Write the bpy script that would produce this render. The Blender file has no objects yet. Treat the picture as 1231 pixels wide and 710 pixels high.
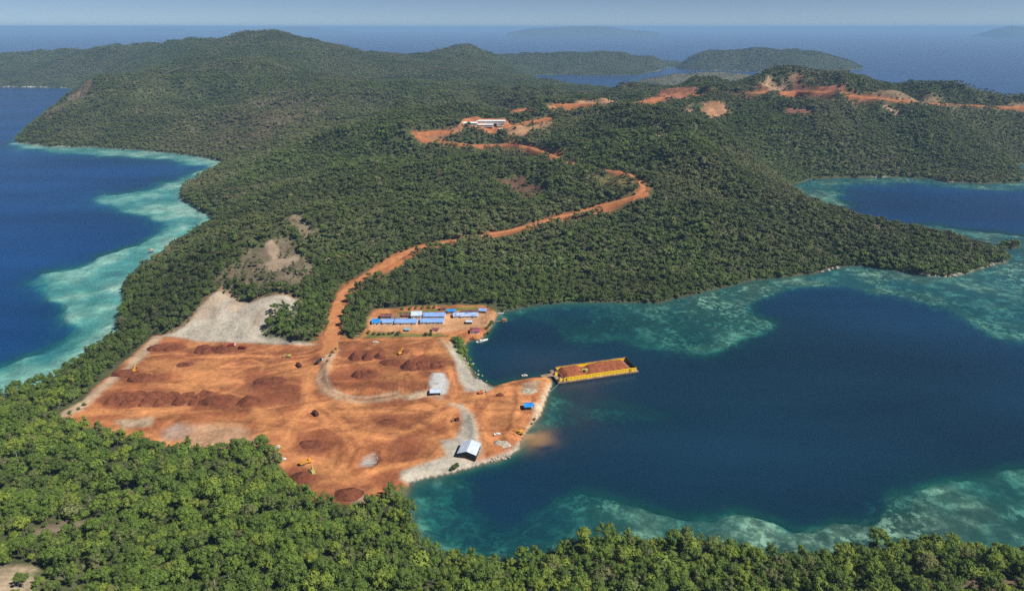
import bpy, bmesh, math, random
import numpy as np
from mathutils import Vector, Matrix

# ------------------------------------------------------------------ camera, sky, sun, exposure
SC = bpy.context.scene
COL = SC.collection
CAM_H = 300.0
FPX, CX, CY = 820.0, 615.5, 355.0            # focal length and centre in photo pixels (1231 x 710)
PITCH = math.atan((355.0 - 33.0) / FPX)
cam = bpy.data.cameras.new("camera")
cam.sensor_fit = 'HORIZONTAL'; cam.sensor_width = 36.0
cam.lens = 36.0 * FPX / 1231.0
cam.clip_start = 1.0; cam.clip_end = 400000.0
cam_o = bpy.data.objects.new("camera", cam); COL.objects.link(cam_o)
cam_o.location = (0, 0, CAM_H)
cam_o.rotation_euler = (math.pi / 2 - PITCH, 0, 0)
SC.camera = cam_o

SUN_EL, SUN_AZ = math.radians(49), math.atan2(0.95, -0.30)      # azimuth from +Y towards +X
world = bpy.data.worlds.new("World"); SC.world = world; world.use_nodes = True
wn = world.node_tree
bg = wn.nodes["Background"]
sky = wn.nodes.new("ShaderNodeTexSky"); sky.sky_type = 'NISHITA'; sky.sun_disc = False
sky.sun_elevation = SUN_EL; sky.sun_rotation = SUN_AZ
sky.altitude = 300; sky.air_density = 0.35; sky.dust_density = 0.0; sky.ozone_density = 1.0
wn.links.new(sky.outputs[0], bg.inputs[0]); bg.inputs[1].default_value = 0.052
sun = bpy.data.lights.new("sun", 'SUN'); sun.energy = 4.7; sun.angle = math.radians(0.53); sun.color = (1.0, 0.95, 0.87)
sun_o = bpy.data.objects.new("sun", sun); COL.objects.link(sun_o)
to_sun = Vector((math.sin(SUN_AZ) * math.cos(SUN_EL), math.cos(SUN_AZ) * math.cos(SUN_EL), math.sin(SUN_EL)))
sun_o.rotation_euler = to_sun.to_track_quat('Z', 'Y').to_euler()
SC.view_settings.view_transform = 'Standard'; SC.view_settings.look = 'None'
SC.view_settings.exposure = 0.5; SC.view_settings.gamma = 1.0; SC.view_settings.use_curve_mapping = False
cy = SC.cycles
cy.use_denoising = False; cy.max_bounces = 5; cy.diffuse_bounces = 2; cy.glossy_bounces = 2
cy.transmission_bounces = 2; cy.volume_bounces = 0; cy.transparent_max_bounces = 8
cy.sample_clamp_indirect = 4.0
HAZE_DENSITY = 6.0e-5
HAZE_COLOR = (0.36, 0.63, 1.0)

random.seed(7); RNG = np.random.default_rng(11)

# ------------------------------------------------------------------ pixel rays and small numpy helpers
SP, CP = math.sin(PITCH), math.cos(PITCH)
def ray(px, py):
    r = (px - CX) / FPX; u = (CY - py) / FPX
    return r, CP + u * SP, -SP + u * CP
def P(px, py, z=0.0):
    x, y, dz = ray(px, py); t = (CAM_H - z) / -dz
    return x * t, y * t
def PL(pts, z=0.0):
    return [P(a, b, z) for a, b in pts]
def sstep(a, b, x):
    t = np.clip((x - a) / (b - a), 0, 1); return t * t * (3 - 2 * t)
def vnoise(x, y, seed):
    xi = np.floor(x).astype(np.int64); yi = np.floor(y).astype(np.int64)
    xf = x - xi; yf = y - yi
    xf = xf * xf * (3 - 2 * xf); yf = yf * yf * (3 - 2 * yf)
    def h(a, b):
        n = (a * 374761393 + b * 668265263 + seed * 974711) & 0xffffffff
        n = ((n ^ (n >> 13)) * 1274126177) & 0xffffffff
        return ((n ^ (n >> 16)) & 0xffff) / 65535.0
    return (h(xi, yi) * (1 - xf) + h(xi + 1, yi) * xf) * (1 - yf) + (h(xi, yi + 1) * (1 - xf) + h(xi + 1, yi + 1) * xf) * yf
def fbm(x, y, scale, octs=4, seed=1):
    s = 0; a = 1.0; t = 0; f = 1.0 / scale
    for o in range(octs):
        s = s + a * vnoise(x * f + 17.3 * o, y * f - 9.1 * o, seed + o); t += a; a *= 0.5; f *= 2.03
    return s / t
def poly_sd(X, Y, poly):
    """signed distance, positive inside"""
    d = np.full(X.shape, 1e12, np.float64); ins = np.zeros(X.shape, bool)
    n = len(poly)
    for i in range(n):
        ax, ay = poly[i]; bx, by = poly[(i + 1) % n]
        ex, ey = bx - ax, by - ay
        wx, wy = X - ax, Y - ay
        t = np.clip((wx * ex + wy * ey) / (ex * ex + ey * ey + 1e-9), 0, 1)
        qx, qy = wx - ex * t, wy - ey * t
        np.minimum(d, qx * qx + qy * qy, out=d)
        if ay != by:
            c = ((ay > Y) != (by > Y)) & (X < (bx - ax) * (Y - ay) / (by - ay) + ax)
            ins ^= c
    d = np.sqrt(d)
    return np.where(ins, d, -d)
def line_d(X, Y, pts):
    d = np.full(X.shape, 1e12); tt = np.zeros(X.shape); n = len(pts)
    for i in range(n - 1):
        ax, ay = pts[i][:2]; bx, by = pts[i + 1][:2]
        ex, ey = bx - ax, by - ay; wx, wy = X - ax, Y - ay
        t = np.clip((wx * ex + wy * ey) / (ex * ex + ey * ey + 1e-9), 0, 1)
        q = (wx - ex * t) ** 2 + (wy - ey * t) ** 2
        m = q < d; d = np.where(m, q, d); tt = np.where(m, i + t, tt)
    return np.sqrt(d), tt

# ------------------------------------------------------------------ materials
def mat(name):
    m = bpy.data.materials.new(name); m.use_nodes = True
    return m, m.node_tree, m.node_tree.nodes["Principled BSDF"]
def nd(nt, t, **kw):
    n = nt.nodes.new(t)
    for k, v in kw.items():
        if k.startswith("i_"): n.inputs[int(k[2:])].default_value = v
        else: setattr(n, k, v)
    return n
def simple(name, c, rough=0.6, var=0.18, scale=0.6, metal=0.0, spec=0.4):
    """plain paint or sheet with uneven, weathered tone"""
    m, nt, b = mat(name)
    tc = nd(nt, "ShaderNodeTexCoord")
    nz = nd(nt, "ShaderNodeTexNoise"); nz.inputs["Scale"].default_value = scale; nz.inputs["Detail"].default_value = 5
    nt.links.new(tc.outputs["Object"], nz.inputs["Vector"])
    mr = nd(nt, "ShaderNodeMapRange"); mr.inputs[1].default_value = 0.3; mr.inputs[2].default_value = 0.7
    mr.inputs[3].default_value = 1 - var * 1.3; mr.inputs[4].default_value = 1 + var * 0.7
    nt.links.new(nz.outputs[0], mr.inputs[0])
    vm = nd(nt, "ShaderNodeVectorMath", operation='SCALE'); vm.inputs[0].default_value = c
    nt.links.new(mr.outputs[0], vm.inputs["Scale"]); nt.links.new(vm.outputs[0], b.inputs["Base Color"])
    b.inputs["Roughness"].default_value = rough; b.inputs["Metallic"].default_value = metal
    b.inputs["Specular IOR Level"].default_value = spec
    return m
def roof_mat(name, c, c2, rough=0.5):
    """corrugated sheet: ribs as bump, sheets of uneven tone, some rust or fading"""
    m, nt, b = mat(name)
    tc = nd(nt, "ShaderNodeTexCoord")
    wv = nd(nt, "ShaderNodeTexWave"); wv.inputs["Scale"].default_value = 1.6
    nt.links.new(tc.outputs["Object"], wv.inputs["Vector"])
    bp = nd(nt, "ShaderNodeBump"); bp.inputs["Strength"].default_value = 0.5; bp.inputs["Distance"].default_value = 0.06
    nt.links.new(wv.outputs[1], bp.inputs["Height"]); nt.links.new(bp.outputs[0], b.inputs["Normal"])
    br = nd(nt, "ShaderNodeTexBrick"); br.offset = 0.5
    br.inputs["Scale"].default_value = 1.0; br.inputs["Brick Width"].default_value = 1.1; br.inputs["Row Height"].default_value = 2.4
    br.inputs["Mortar Size"].default_value = 0.0; br.inputs["Color1"].default_value = (0, 0, 0, 1); br.inputs["Color2"].default_value = (1, 1, 1, 1)
    nt.links.new(tc.outputs["Object"], br.inputs["Vector"])
    nz = nd(nt, "ShaderNodeTexNoise"); nz.inputs["Scale"].default_value = 0.35; nz.inputs["Detail"].default_value = 6
    nt.links.new(tc.outputs["Object"], nz.inputs["Vector"])
    ad = nd(nt, "ShaderNodeMath", operation='MULTIPLY_ADD'); ad.inputs[1].default_value = 0.35
    nt.links.new(br.outputs[0], ad.inputs[0]); nt.links.new(nz.outputs[0], ad.inputs[2])
    mr = nd(nt, "ShaderNodeMapRange"); mr.inputs[1].default_value = 0.4; mr.inputs[2].default_value = 1.0
    nt.links.new(ad.outputs[0], mr.inputs[0])
    mx = nd(nt, "ShaderNodeMix", data_type='RGBA'); mx.inputs[6].default_value = (*c, 1); mx.inputs[7].default_value = (*c2, 1)
    nt.links.new(mr.outputs[0], mx.inputs[0]); nt.links.new(mx.outputs[2], b.inputs["Base Color"])
    b.inputs["Roughness"].default_value = rough
    return m

def terrain_mat():
    m, nt, b = mat("terrain_soil")
    at = nd(nt, "ShaderNodeAttribute", attribute_name="Col")
    geo = nd(nt, "ShaderNodeNewGeometry")
    n1 = nd(nt, "ShaderNodeTexNoise"); n1.inputs["Scale"].default_value = 0.35; n1.inputs["Detail"].default_value = 6; n1.inputs["Roughness"].default_value = 0.65
    n2 = nd(nt, "ShaderNodeTexNoise"); n2.inputs["Scale"].default_value = 0.05; n2.inputs["Detail"].default_value = 5
    nt.links.new(geo.outputs["Position"], n1.inputs["Vector"]); nt.links.new(geo.outputs["Position"], n2.inputs["Vector"])
    ad = nd(nt, "ShaderNodeMath", operation='ADD'); nt.links.new(n1.outputs[0], ad.inputs[0]); nt.links.new(n2.outputs[0], ad.inputs[1])
    mr = nd(nt, "ShaderNodeMapRange"); mr.inputs[1].default_value = 0.7; mr.inputs[2].default_value = 1.3; mr.inputs[3].default_value = 0.54; mr.inputs[4].default_value = 1.40
    nt.links.new(ad.outputs[0], mr.inputs[0])
    vm = nd(nt, "ShaderNodeVectorMath", operation='SCALE')
    rf = nd(nt, "ShaderNodeAttribute", attribute_name="reef")                  # coral heads and sand channels below the water
    n3 = nd(nt, "ShaderNodeTexNoise"); n3.inputs["Scale"].default_value = 0.17; n3.inputs["Detail"].default_value = 8; n3.inputs["Roughness"].default_value = 0.72
    nt.links.new(geo.outputs["Position"], n3.inputs["Vector"])
    r3 = nd(nt, "ShaderNodeMapRange"); r3.inputs[1].default_value = 0.455; r3.inputs[2].default_value = 0.52; nt.links.new(n3.outputs[0], r3.inputs[0])
    m3 = nd(nt, "ShaderNodeMath", operation='MULTIPLY'); nt.links.new(r3.outputs[0], m3.inputs[0]); nt.links.new(rf.outputs["Fac"], m3.inputs[1])
    x3 = nd(nt, "ShaderNodeMix", data_type='RGBA'); x3.inputs[7].default_value = (0.045, 0.052, 0.036, 1)
    nt.links.new(m3.outputs[0], x3.inputs[0]); nt.links.new(at.outputs["Color"], x3.inputs[6])
    nt.links.new(x3.outputs[2], vm.inputs[0]); nt.links.new(mr.outputs[0], vm.inputs["Scale"])
    nt.links.new(vm.outputs[0], b.inputs["Base Color"])
    bp = nd(nt, "ShaderNodeBump"); bp.inputs["Strength"].default_value = 0.6; bp.inputs["Distance"].default_value = 0.8
    nt.links.new(n1.outputs[0], bp.inputs["Height"]); nt.links.new(bp.outputs[0], b.inputs["Normal"])
    b.inputs["Roughness"].default_value = 0.95; b.inputs["Specular IOR Level"].default_value = 0.1
    return m
def soil_mat(name, ca, cb, scale=0.25, bump=0.5):
    m, nt, b = mat(name)
    geo = nd(nt, "ShaderNodeNewGeometry")
    n1 = nd(nt, "ShaderNodeTexNoise"); n1.inputs["Scale"].default_value = scale; n1.inputs["Detail"].default_value = 7; n1.inputs["Roughness"].default_value = 0.62
    nt.links.new(geo.outputs["Position"], n1.inputs["Vector"])
    mr = nd(nt, "ShaderNodeMapRange"); mr.inputs[1].default_value = 0.34; mr.inputs[2].default_value = 0.68
    nt.links.new(n1.outputs[0], mr.inputs[0])
    mx = nd(nt, "ShaderNodeMix", data_type='RGBA'); mx.inputs[6].default_value = (*ca, 1); mx.inputs[7].default_value = (*cb, 1)
    nt.links.new(mr.outputs[0], mx.inputs[0]); nt.links.new(mx.outputs[2], b.inputs["Base Color"])
    bp = nd(nt, "ShaderNodeBump"); bp.inputs["Strength"].default_value = bump; bp.inputs["Distance"].default_value = 0.8
    nt.links.new(n1.outputs[0], bp.inputs["Height"]); nt.links.new(bp.outputs[0], b.inputs["Normal"])
    b.inputs["Roughness"].default_value = 0.95; b.inputs["Specular IOR Level"].default_value = 0.1
    return m
def leaf_mat():
    m, nt, b = mat("foliage")
    tone = nd(nt, "ShaderNodeAttribute", attribute_type='INSTANCER', attribute_name="tone")
    v = nd(nt, "ShaderNodeAttribute", attribute_name="v")
    oi = nd(nt, "ShaderNodeObjectInfo")
    # tree to tree and clump to clump
    a = nd(nt, "ShaderNodeMath", operation='MULTIPLY_ADD'); a.inputs[1].default_value = 0.52
    nt.links.new(oi.outputs["Random"], a.inputs[0]); nt.links.new(tone.outputs["Fac"], a.inputs[2])
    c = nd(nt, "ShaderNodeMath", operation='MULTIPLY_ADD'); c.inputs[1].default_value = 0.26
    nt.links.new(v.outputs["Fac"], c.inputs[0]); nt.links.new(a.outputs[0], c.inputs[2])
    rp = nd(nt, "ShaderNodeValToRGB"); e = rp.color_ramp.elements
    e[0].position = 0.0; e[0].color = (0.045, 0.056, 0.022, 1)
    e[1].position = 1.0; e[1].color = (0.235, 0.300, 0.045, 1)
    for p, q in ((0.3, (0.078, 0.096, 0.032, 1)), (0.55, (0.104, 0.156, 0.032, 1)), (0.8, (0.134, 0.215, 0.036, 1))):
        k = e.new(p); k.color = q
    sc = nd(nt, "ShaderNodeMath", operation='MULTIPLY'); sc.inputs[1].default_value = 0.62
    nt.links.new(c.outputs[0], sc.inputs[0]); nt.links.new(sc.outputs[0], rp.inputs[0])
    # a few greyish, half-bare crowns
    wn_ = nd(nt, "ShaderNodeTexWhiteNoise", noise_dimensions='1D'); nt.links.new(oi.outputs["Random"], wn_.inputs["W"])
    gt = nd(nt, "ShaderNodeMapRange"); gt.inputs[1].default_value = 0.82; gt.inputs[2].default_value = 1.0; gt.inputs[4].default_value = 0.75
    nt.links.new(wn_.outputs[0], gt.inputs[0])
    mx = nd(nt, "ShaderNodeMix", data_type='RGBA'); mx.inputs[7].default_value = (0.19, 0.185, 0.085, 1)
    dry = nd(nt, "ShaderNodeAttribute", attribute_type='INSTANCER', attribute_name="dry")
    dm = nd(nt, "ShaderNodeMath", operation='ADD', use_clamp=True); nt.links.new(gt.outputs[0], dm.inputs[0]); nt.links.new(dry.outputs["Fac"], dm.inputs[1])
    nt.links.new(dm.outputs[0], mx.inputs[0]); nt.links.new(rp.outputs[0], mx.inputs[6])
    nt.links.new(mx.outputs[2], b.inputs["Base Color"])
    b.inputs["Roughness"].default_value = 0.6; b.inputs["Specular IOR Level"].default_value = 0.25
    tr = nd(nt, "ShaderNodeBsdfTranslucent"); nt.links.new(mx.outputs[2], tr.inputs["Color"])
    ms = nd(nt, "ShaderNodeMixShader"); ms.inputs[0].default_value = 0.28
    nt.links.new(b.outputs[0], ms.inputs[1]); nt.links.new(tr.outputs[0], ms.inputs[2])
    nt.links.new(ms.outputs[0], nt.nodes["Material Output"].inputs["Surface"])
    return m
def water_mat():
    """sea: seen into by depth (red dies first), body colour of deep water, sky on the ripples"""
    m, nt, b = mat("sea_water"); nt.nodes.remove(b)
    L = nt.links.new
    dep = nd(nt, "ShaderNodeAttribute", attribute_name="depth")
    bay = nd(nt, "ShaderNodeAttribute", attribute_name="bay")
    silt = nd(nt, "ShaderNodeAttribute", attribute_name="silt")
    comb = nd(nt, "ShaderNodeCombineColor")
    for i, k in enumerate((0.20, 0.046, 0.052)):
        mu = nd(nt, "ShaderNodeMath", operation='MULTIPLY'); mu.inputs[1].default_value = -k; L(dep.outputs["Fac"], mu.inputs[0])
        ex = nd(nt, "ShaderNodeMath", operation='EXPONENT'); L(mu.outputs[0], ex.inputs[0]); L(ex.outputs[0], comb.inputs[i])
    tr = nd(nt, "ShaderNodeBsdfTransparent"); L(comb.outputs[0], tr.inputs[0])
    mu = nd(nt, "ShaderNodeMath", operation='MULTIPLY'); mu.inputs[1].default_value = -0.12; L(dep.outputs["Fac"], mu.inputs[0])
    ex = nd(nt, "ShaderNodeMath", operation='EXPONENT'); L(mu.outputs[0], ex.inputs[0])
    body = nd(nt, "ShaderNodeMath", operation='SUBTRACT'); body.inputs[0].default_value = 1.0; L(ex.outputs[0], body.inputs[1])
    sm = nd(nt, "ShaderNodeMath", operation='MAXIMUM'); L(body.outputs[0], sm.inputs[0]); L(silt.outputs["Fac"], sm.inputs[1])
    geo = nd(nt, "ShaderNodeNewGeometry")
    big = nd(nt, "ShaderNodeTexNoise"); big.inputs["Scale"].default_value = 0.004; big.inputs["Detail"].default_value = 4
    mp = nd(nt, "ShaderNodeMapping"); mp.inputs["Scale"].default_value = (0.5, 1.6, 1); L(geo.outputs["Position"], mp.inputs[0]); L(mp.outputs[0], big.inputs["Vector"])
    mx = nd(nt, "ShaderNodeMix", data_type='RGBA'); mx.inputs[6].default_value = (0.0050, 0.048, 0.165, 1); mx.inputs[7].default_value = (0.0050, 0.026, 0.052, 1)
    L(bay.outputs["Fac"], mx.inputs[0])
    # sun caught in shallow water turns it turquoise
    sh = nd(nt, "ShaderNodeMath", operation='MULTIPLY'); sh.inputs[1].default_value = -0.30; L(dep.outputs["Fac"], sh.inputs[0])
    se = nd(nt, "ShaderNodeMath", operation='EXPONENT'); L(sh.outputs[0], se.inputs[0])
    sx_ = nd(nt, "ShaderNodeMix", data_type='RGBA'); sx_.inputs[7].default_value = (0.030, 0.28, 0.265, 1); L(se.outputs[0], sx_.inputs[0]); L(mx.outputs[2], sx_.inputs[6]); mx = sx_
    # patches of wind on the open water
    mr = nd(nt, "ShaderNodeMapRange"); mr.inputs[1].default_value = 0.35; mr.inputs[2].default_value = 0.65; mr.inputs[3].default_value = 0.76; mr.inputs[4].default_value = 1.22
    L(big.outputs[0], mr.inputs[0])
    vm = nd(nt, "ShaderNodeVectorMath", operation='SCALE'); L(mx.outputs[2], vm.inputs[0]); L(mr.outputs[0], vm.inputs["Scale"])
    m2 = nd(nt, "ShaderNodeMix", data_type='RGBA'); m2.inputs[7].default_value = (0.44, 0.255, 0.11, 1)
    L(silt.outputs["Fac"], m2.inputs[0]); L(vm.outputs[0], m2.inputs[6])
    df = nd(nt, "ShaderNodeBsdfDiffuse"); L(m2.outputs[2], df.inputs["Color"])
    ms = nd(nt, "ShaderNodeMixShader"); L(sm.outputs[0], ms.inputs[0]); L(tr.outputs[0], ms.inputs[1]); L(df.outputs[0], ms.inputs[2])
    rip = nd(nt, "ShaderNodeTexNoise"); rip.inputs["Scale"].default_value = 0.22; rip.inputs["Detail"].default_value = 6; rip.inputs["Roughness"].default_value = 0.6
    mp2 = nd(nt, "ShaderNodeMapping"); mp2.inputs["Scale"].default_value = (0.45, 1.0, 1); mp2.inputs["Rotation"].default_value = (0, 0, 0.5)
    L(geo.outputs["Position"], mp2.inputs[0]); L(mp2.outputs[0], rip.inputs["Vector"])
    bp = nd(nt, "ShaderNodeBump"); bp.inputs["Strength"].default_value = 0.55; bp.inputs["Distance"].default_value = 0.7; L(rip.outputs[0], bp.inputs["Height"])
    gl = nd(nt, "ShaderNodeBsdfGlossy"); gl.inputs["Roughness"].default_value = 0.22; L(bp.outputs[0], gl.inputs["Normal"])
    fr = nd(nt, "ShaderNodeFresnel"); fr.inputs["IOR"].default_value = 1.33; L(bp.outputs[0], fr.inputs["Normal"])
    fm = nd(nt, "ShaderNodeMath", operation='MULTIPLY'); fm.inputs[1].default_value = 0.75; L(fr.outputs[0], fm.inputs[0])
    mo = nd(nt, "ShaderNodeMixShader"); L(fm.outputs[0], mo.inputs[0]); L(ms.outputs[0], mo.inputs[1]); L(gl.outputs[0], mo.inputs[2])
    L(mo.outputs[0], nt.nodes["Material Output"].inputs["Surface"])
    return m

M = {}
M['terrain'] = terrain_mat(); M['leaf'] = leaf_mat(); M['water'] = water_mat()
M['bark'] = simple("bark", (0.21, 0.18, 0.14), 0.9, 0.4, 1.5)
M['bark_pale'] = simple("bark_pale", (0.46, 0.42, 0.35), 0.9, 0.3, 1.5)
M['ore'] = soil_mat("ore_soil", (0.085, 0.028, 0.016), (0.20, 0.068, 0.034))
M['ore_pale'] = soil_mat("ore_soil_pale", (0.32, 0.115, 0.045), (0.50, 0.21, 0.09))
M['road'] = soil_mat("road_soil", (0.34, 0.130, 0.052), (0.50, 0.222, 0.092), 0.12)
M['deck_soil'] = soil_mat("deck_soil", (0.17, 0.05, 0.024), (0.36, 0.12, 0.05), 0.3)
M['rock'] = soil_mat("rock_pale", (0.26, 0.22, 0.17), (0.46, 0.41, 0.34), 0.4)
M['blue_roof'] = roof_mat("blue_roof", (0.15, 0.30, 0.66), (0.28, 0.44, 0.74))
M['bright_blue'] = roof_mat("bright_blue_roof", (0.01, 0.17, 0.60), (0.02, 0.33, 0.78))
M['pale_blue'] = roof_mat("pale_blue_roof", (0.35, 0.50, 0.68), (0.60, 0.68, 0.75))
M['patch_blue'] = roof_mat("patched_blue_roof", (0.06, 0.22, 0.60), (0.68, 0.72, 0.74))
M['rust_roof'] = roof_mat("rust_roof", (0.10, 0.035, 0.03), (0.23, 0.10, 0.085), 0.8)
M['brown_roof'] = roof_mat("brown_roof", (0.13, 0.09, 0.06), (0.24, 0.16, 0.11), 0.8)
M['maroon_roof'] = roof_mat("maroon_roof", (0.16, 0.03, 0.05), (0.28, 0.09, 0.11), 0.7)
M['white_roof'] = roof_mat("white_roof", (0.60, 0.62, 0.62), (0.76, 0.77, 0.76))
M['steel_roof'] = roof_mat("steel_roof", (0.42, 0.50, 0.64), (0.55, 0.62, 0.73))
M['white'] = simple("white_paint", (0.72, 0.72, 0.69), 0.5, 0.12)
M['wall'] = simple("wall_paint", (0.62, 0.60, 0.55), 0.8, 0.15)
M['dark'] = simple("dark_opening", (0.03, 0.03, 0.03), 0.6, 0.2)
M['glass'] = simple("dark_glass", (0.03, 0.04, 0.05), 0.12, 0.1, spec=0.6)
M['yellow'] = simple("yellow_paint", (0.90, 0.60, 0.015), 0.45, 0.08, 0.25)
M['machine'] = simple("machine_yellow", (0.70, 0.36, 0.03), 0.5, 0.15)
M['orange'] = simple("machine_orange", (0.62, 0.17, 0.03), 0.5, 0.15)
M['lime'] = simple("machine_lime", (0.46, 0.45, 0.12), 0.5, 0.15)
M['red'] = simple("red_paint", (0.36, 0.035, 0.025), 0.5, 0.2)
M['maroon'] = simple("dark_red_paint", (0.10, 0.025, 0.02), 0.6, 0.25)
M['black'] = simple("black_rubber", (0.018, 0.017, 0.016), 0.8, 0.2)
M['hull'] = simple("hull_dark", (0.045, 0.045, 0.05), 0.6, 0.3)
M['deck'] = simple("deck_steel", (0.30, 0.20, 0.14), 0.8, 0.35, 0.3)
M['wood'] = simple("timber", (0.30, 0.21, 0.13), 0.8, 0.3)
M['tarp'] = simple("cyan_tarp", (0.15, 0.42, 0.55), 0.6, 0.15)
M['concrete'] = simple("concrete", (0.36, 0.37, 0.37), 0.9, 0.2)
M['rope'] = simple("rope", (0.35, 0.31, 0.26), 0.9, 0.1)
M['grey_metal'] = simple("grey_metal", (0.33, 0.34, 0.36), 0.5, 0.2)
M['cabin_blue'] = simple("cabin_pale_blue", (0.36, 0.52, 0.68), 0.5, 0.15)

# ------------------------------------------------------------------ object helpers
class MB:
    def __init__(s): s.v = []; s.f = []
    def add(s, vs, fs):
        b = len(s.v); s.v += [tuple(q) for q in vs]; s.f += [tuple(b + i for i in f) for f in fs]; return s
    def box(s, cx, cy_, cz, sx, sy, sz, tx=1.0, ty=1.0, m=None):
        """centre-bottom box; tx, ty taper the top"""
        x, y = sx / 2, sy / 2
        v = [(-x, -y, 0), (x, -y, 0), (x, y, 0), (-x, y, 0), (-x * tx, -y * ty, sz), (x * tx, -y * ty, sz), (x * tx, y * ty, sz), (-x * tx, y * ty, sz)]
        if m is not None: v = [tuple(m @ Vector(q)) for q in v]
        v = [(q[0] + cx, q[1] + cy_, q[2] + cz) for q in v]
        return s.add(v, [(0, 3, 2, 1), (4, 5, 6, 7), (0, 1, 5, 4), (1, 2, 6, 5), (2, 3, 7, 6), (3, 0, 4, 7)])
    def bar(s, a, b, w, h=None, w2=None):
        """tapered square bar from a to b"""
        a = Vector(a); b = Vector(b); d = (b - a).normalized(); h = h or w; k = (w2 / w) if w2 else 1.0
        up = Vector((0, 0, 1)) if abs(d.z) < 0.95 else Vector((0, 1, 0))
        r = d.cross(up).normalized(); u = r.cross(d)
        v = []
        for p, q in ((a, 1.0), (b, k)):
            for i, j in ((-1, -1), (1, -1), (1, 1), (-1, 1)): v.append(p + r * (w * q / 2 * i) + u * (h * q / 2 * j))
        return s.add(v, [(0, 1, 2, 3), (7, 6, 5, 4), (0, 4, 5, 1), (1, 5, 6, 2), (2, 6, 7, 3), (3, 7, 4, 0)])
    def cyl(s, a, b, r, n=10, r2=None):
        a = Vector(a); b = Vector(b); d = (b - a).normalized(); r2 = r if r2 is None else r2
        up = Vector((0, 0, 1)) if abs(d.z) < 0.9 else Vector((1, 0, 0))
        x = d.cross(up).normalized(); y = x.cross(d)
        v = []
        for p, q in ((a, r), (b, r2)):
            for i in range(n):
                t = 2 * math.pi * i / n; v.append(p + x * (q * math.cos(t)) + y * (q * math.sin(t)))
        f = [(i, (i + 1) % n, n + (i + 1) % n, n + i) for i in range(n)] + [tuple(range(n))[::-1], tuple(range(n, 2 * n))]
        return s.add(v, f)
    def prism(s, prof, y0, y1):
        """profile in x,z extruded along y"""
        n = len(prof); v = [(x, y0, z) for x, z in prof] + [(x, y1, z) for x, z in prof]
        f = [(i, (i + 1) % n, n + (i + 1) % n, n + i) for i in range(n)] + [tuple(range(n))[::-1], tuple(range(n, 2 * n))]
        return s.add(v, f)
    def mesh(s, name, m):
        me = bpy.data.meshes.new(name); me.from_pydata(s.v, [], s.f); me.update()
        bm = bmesh.new(); bm.from_mesh(me); bmesh.ops.recalc_face_normals(bm, faces=bm.faces); bm.to_mesh(me); bm.free()
        me.materials.append(M[m] if isinstance(m, str) else m)
        return me
    def build(s, name, m, parent=None):
        return obj(name, s.mesh(name, m), parent)
def obj(name, me, parent=None):
    o = bpy.data.objects.new(name, me); COL.objects.link(o)
    if parent is not None: o.parent = parent
    return o
def tag(o, label, cat, group=None):
    o['label'] = label; o['category'] = cat
    if group: o['group'] = group
    return o
def thing(name, label, cat, loc=(0, 0, 0), rz=0.0, group=None, scale=1.0):
    o = bpy.data.objects.new(name, None); COL.objects.link(o); o.empty_display_size = 0.5
    o.location = loc; o.rotation_euler = (0, 0, rz); o.scale = (scale,) * 3
    return tag(o, label, cat, group)
def struct(o): o['kind'] = 'structure'; return o

# ------------------------------------------------------------------ coasts (traced on the waterline, z = 0)
COAST = PL([(-700, 760), (-300, 580), (-120, 520), (0, 480), (60, 456), (110, 426), (146, 400), (140, 389), (146, 376), (152, 364), (149, 350),
    (156, 335), (176, 320), (196, 307), (206, 295), (226, 285), (250, 271), (258, 262), (241, 252), (220, 240), (216, 232), (224, 224), (242, 211),
    (264, 201), (277, 197), (262, 193), (250, 190), (210, 184), (160, 180), (110, 177), (60, 176), (22, 171), (18, 168), (24, 163), (45, 146),
    (60, 132), (92, 110), (82, 106), (40, 105), (0, 105), (-150, 104), (-300, 100), (-300, 84), (0, 80), (200, 76), (400, 76), (560, 74), (640, 76),
    (700, 75), (760, 73), (815, 74), (809, 80), (790, 86), (765, 90.5), (720, 91), (680, 90), (645, 90.5), (636, 92), (640, 97), (680, 103), (720, 108),
    (770, 111), (820, 114), (900, 117), (950, 117), (1000, 121), (1100, 131), (1231, 145), (1400, 165), (1700, 200), (1700, 260), (1500, 225),
    (1400, 205), (1300, 200), (1245, 194), (1222, 198), (1226, 206), (1232, 212), (1228, 219), (1180, 221), (1140, 219), (1120, 214), (1070, 213),
    (1000, 214), (975, 216), (952, 222), (950, 226), (958, 238), (985, 254), (1020, 264), (1080, 278), (1150, 291), (1203, 303), (1212, 310),
    (1208, 316), (1190, 319), (1170, 326), (1140, 333), (1100, 329), (1060, 323), (1030, 319), (1000, 321), (980, 329), (940, 333), (905, 337),
    (860, 347), (820, 357), (790, 364), (740, 363), (680, 363), (640, 367), (610, 373), (599, 377), (595, 387), (588, 399), (577, 409), (566, 408),
    (558, 416), (562, 434), (575, 455), (592, 464), (612, 459), (640, 453), (664, 453), (666, 461), (657, 480), (651, 500), (638, 516), (628, 529),
    (626, 542), (600, 554), (580, 558), (545, 570), (515, 575), (497, 580), (488, 594), (494, 625), (508, 658), (575, 677), (645, 676), (700, 650),
    (800, 652), (900, 667), (1000, 669), (1130, 656), (1231, 668), (1500, 680), (1900, 720)]) + [(1400, -400), (-1400, -400)]
ISL_A = PL([(1039, 83), (1000, 86), (960, 88.5), (920, 87), (880, 85.5), (840, 85), (814, 83), (808, 78), (830, 73), (900, 70), (980, 70), (1030, 77)])
ISL_B = PL([(929, 101), (900, 104), (850, 104.5), (800, 102), (766, 99), (775, 95), (820, 92), (880, 91), (920, 95)])
ISL_C = PL([(1226, 296), (1218, 298.5), (1205, 299), (1198, 297.5), (1206, 294.5), (1218, 293)])
LANDS = [COAST, ISL_A, ISL_B, ISL_C]

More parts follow.
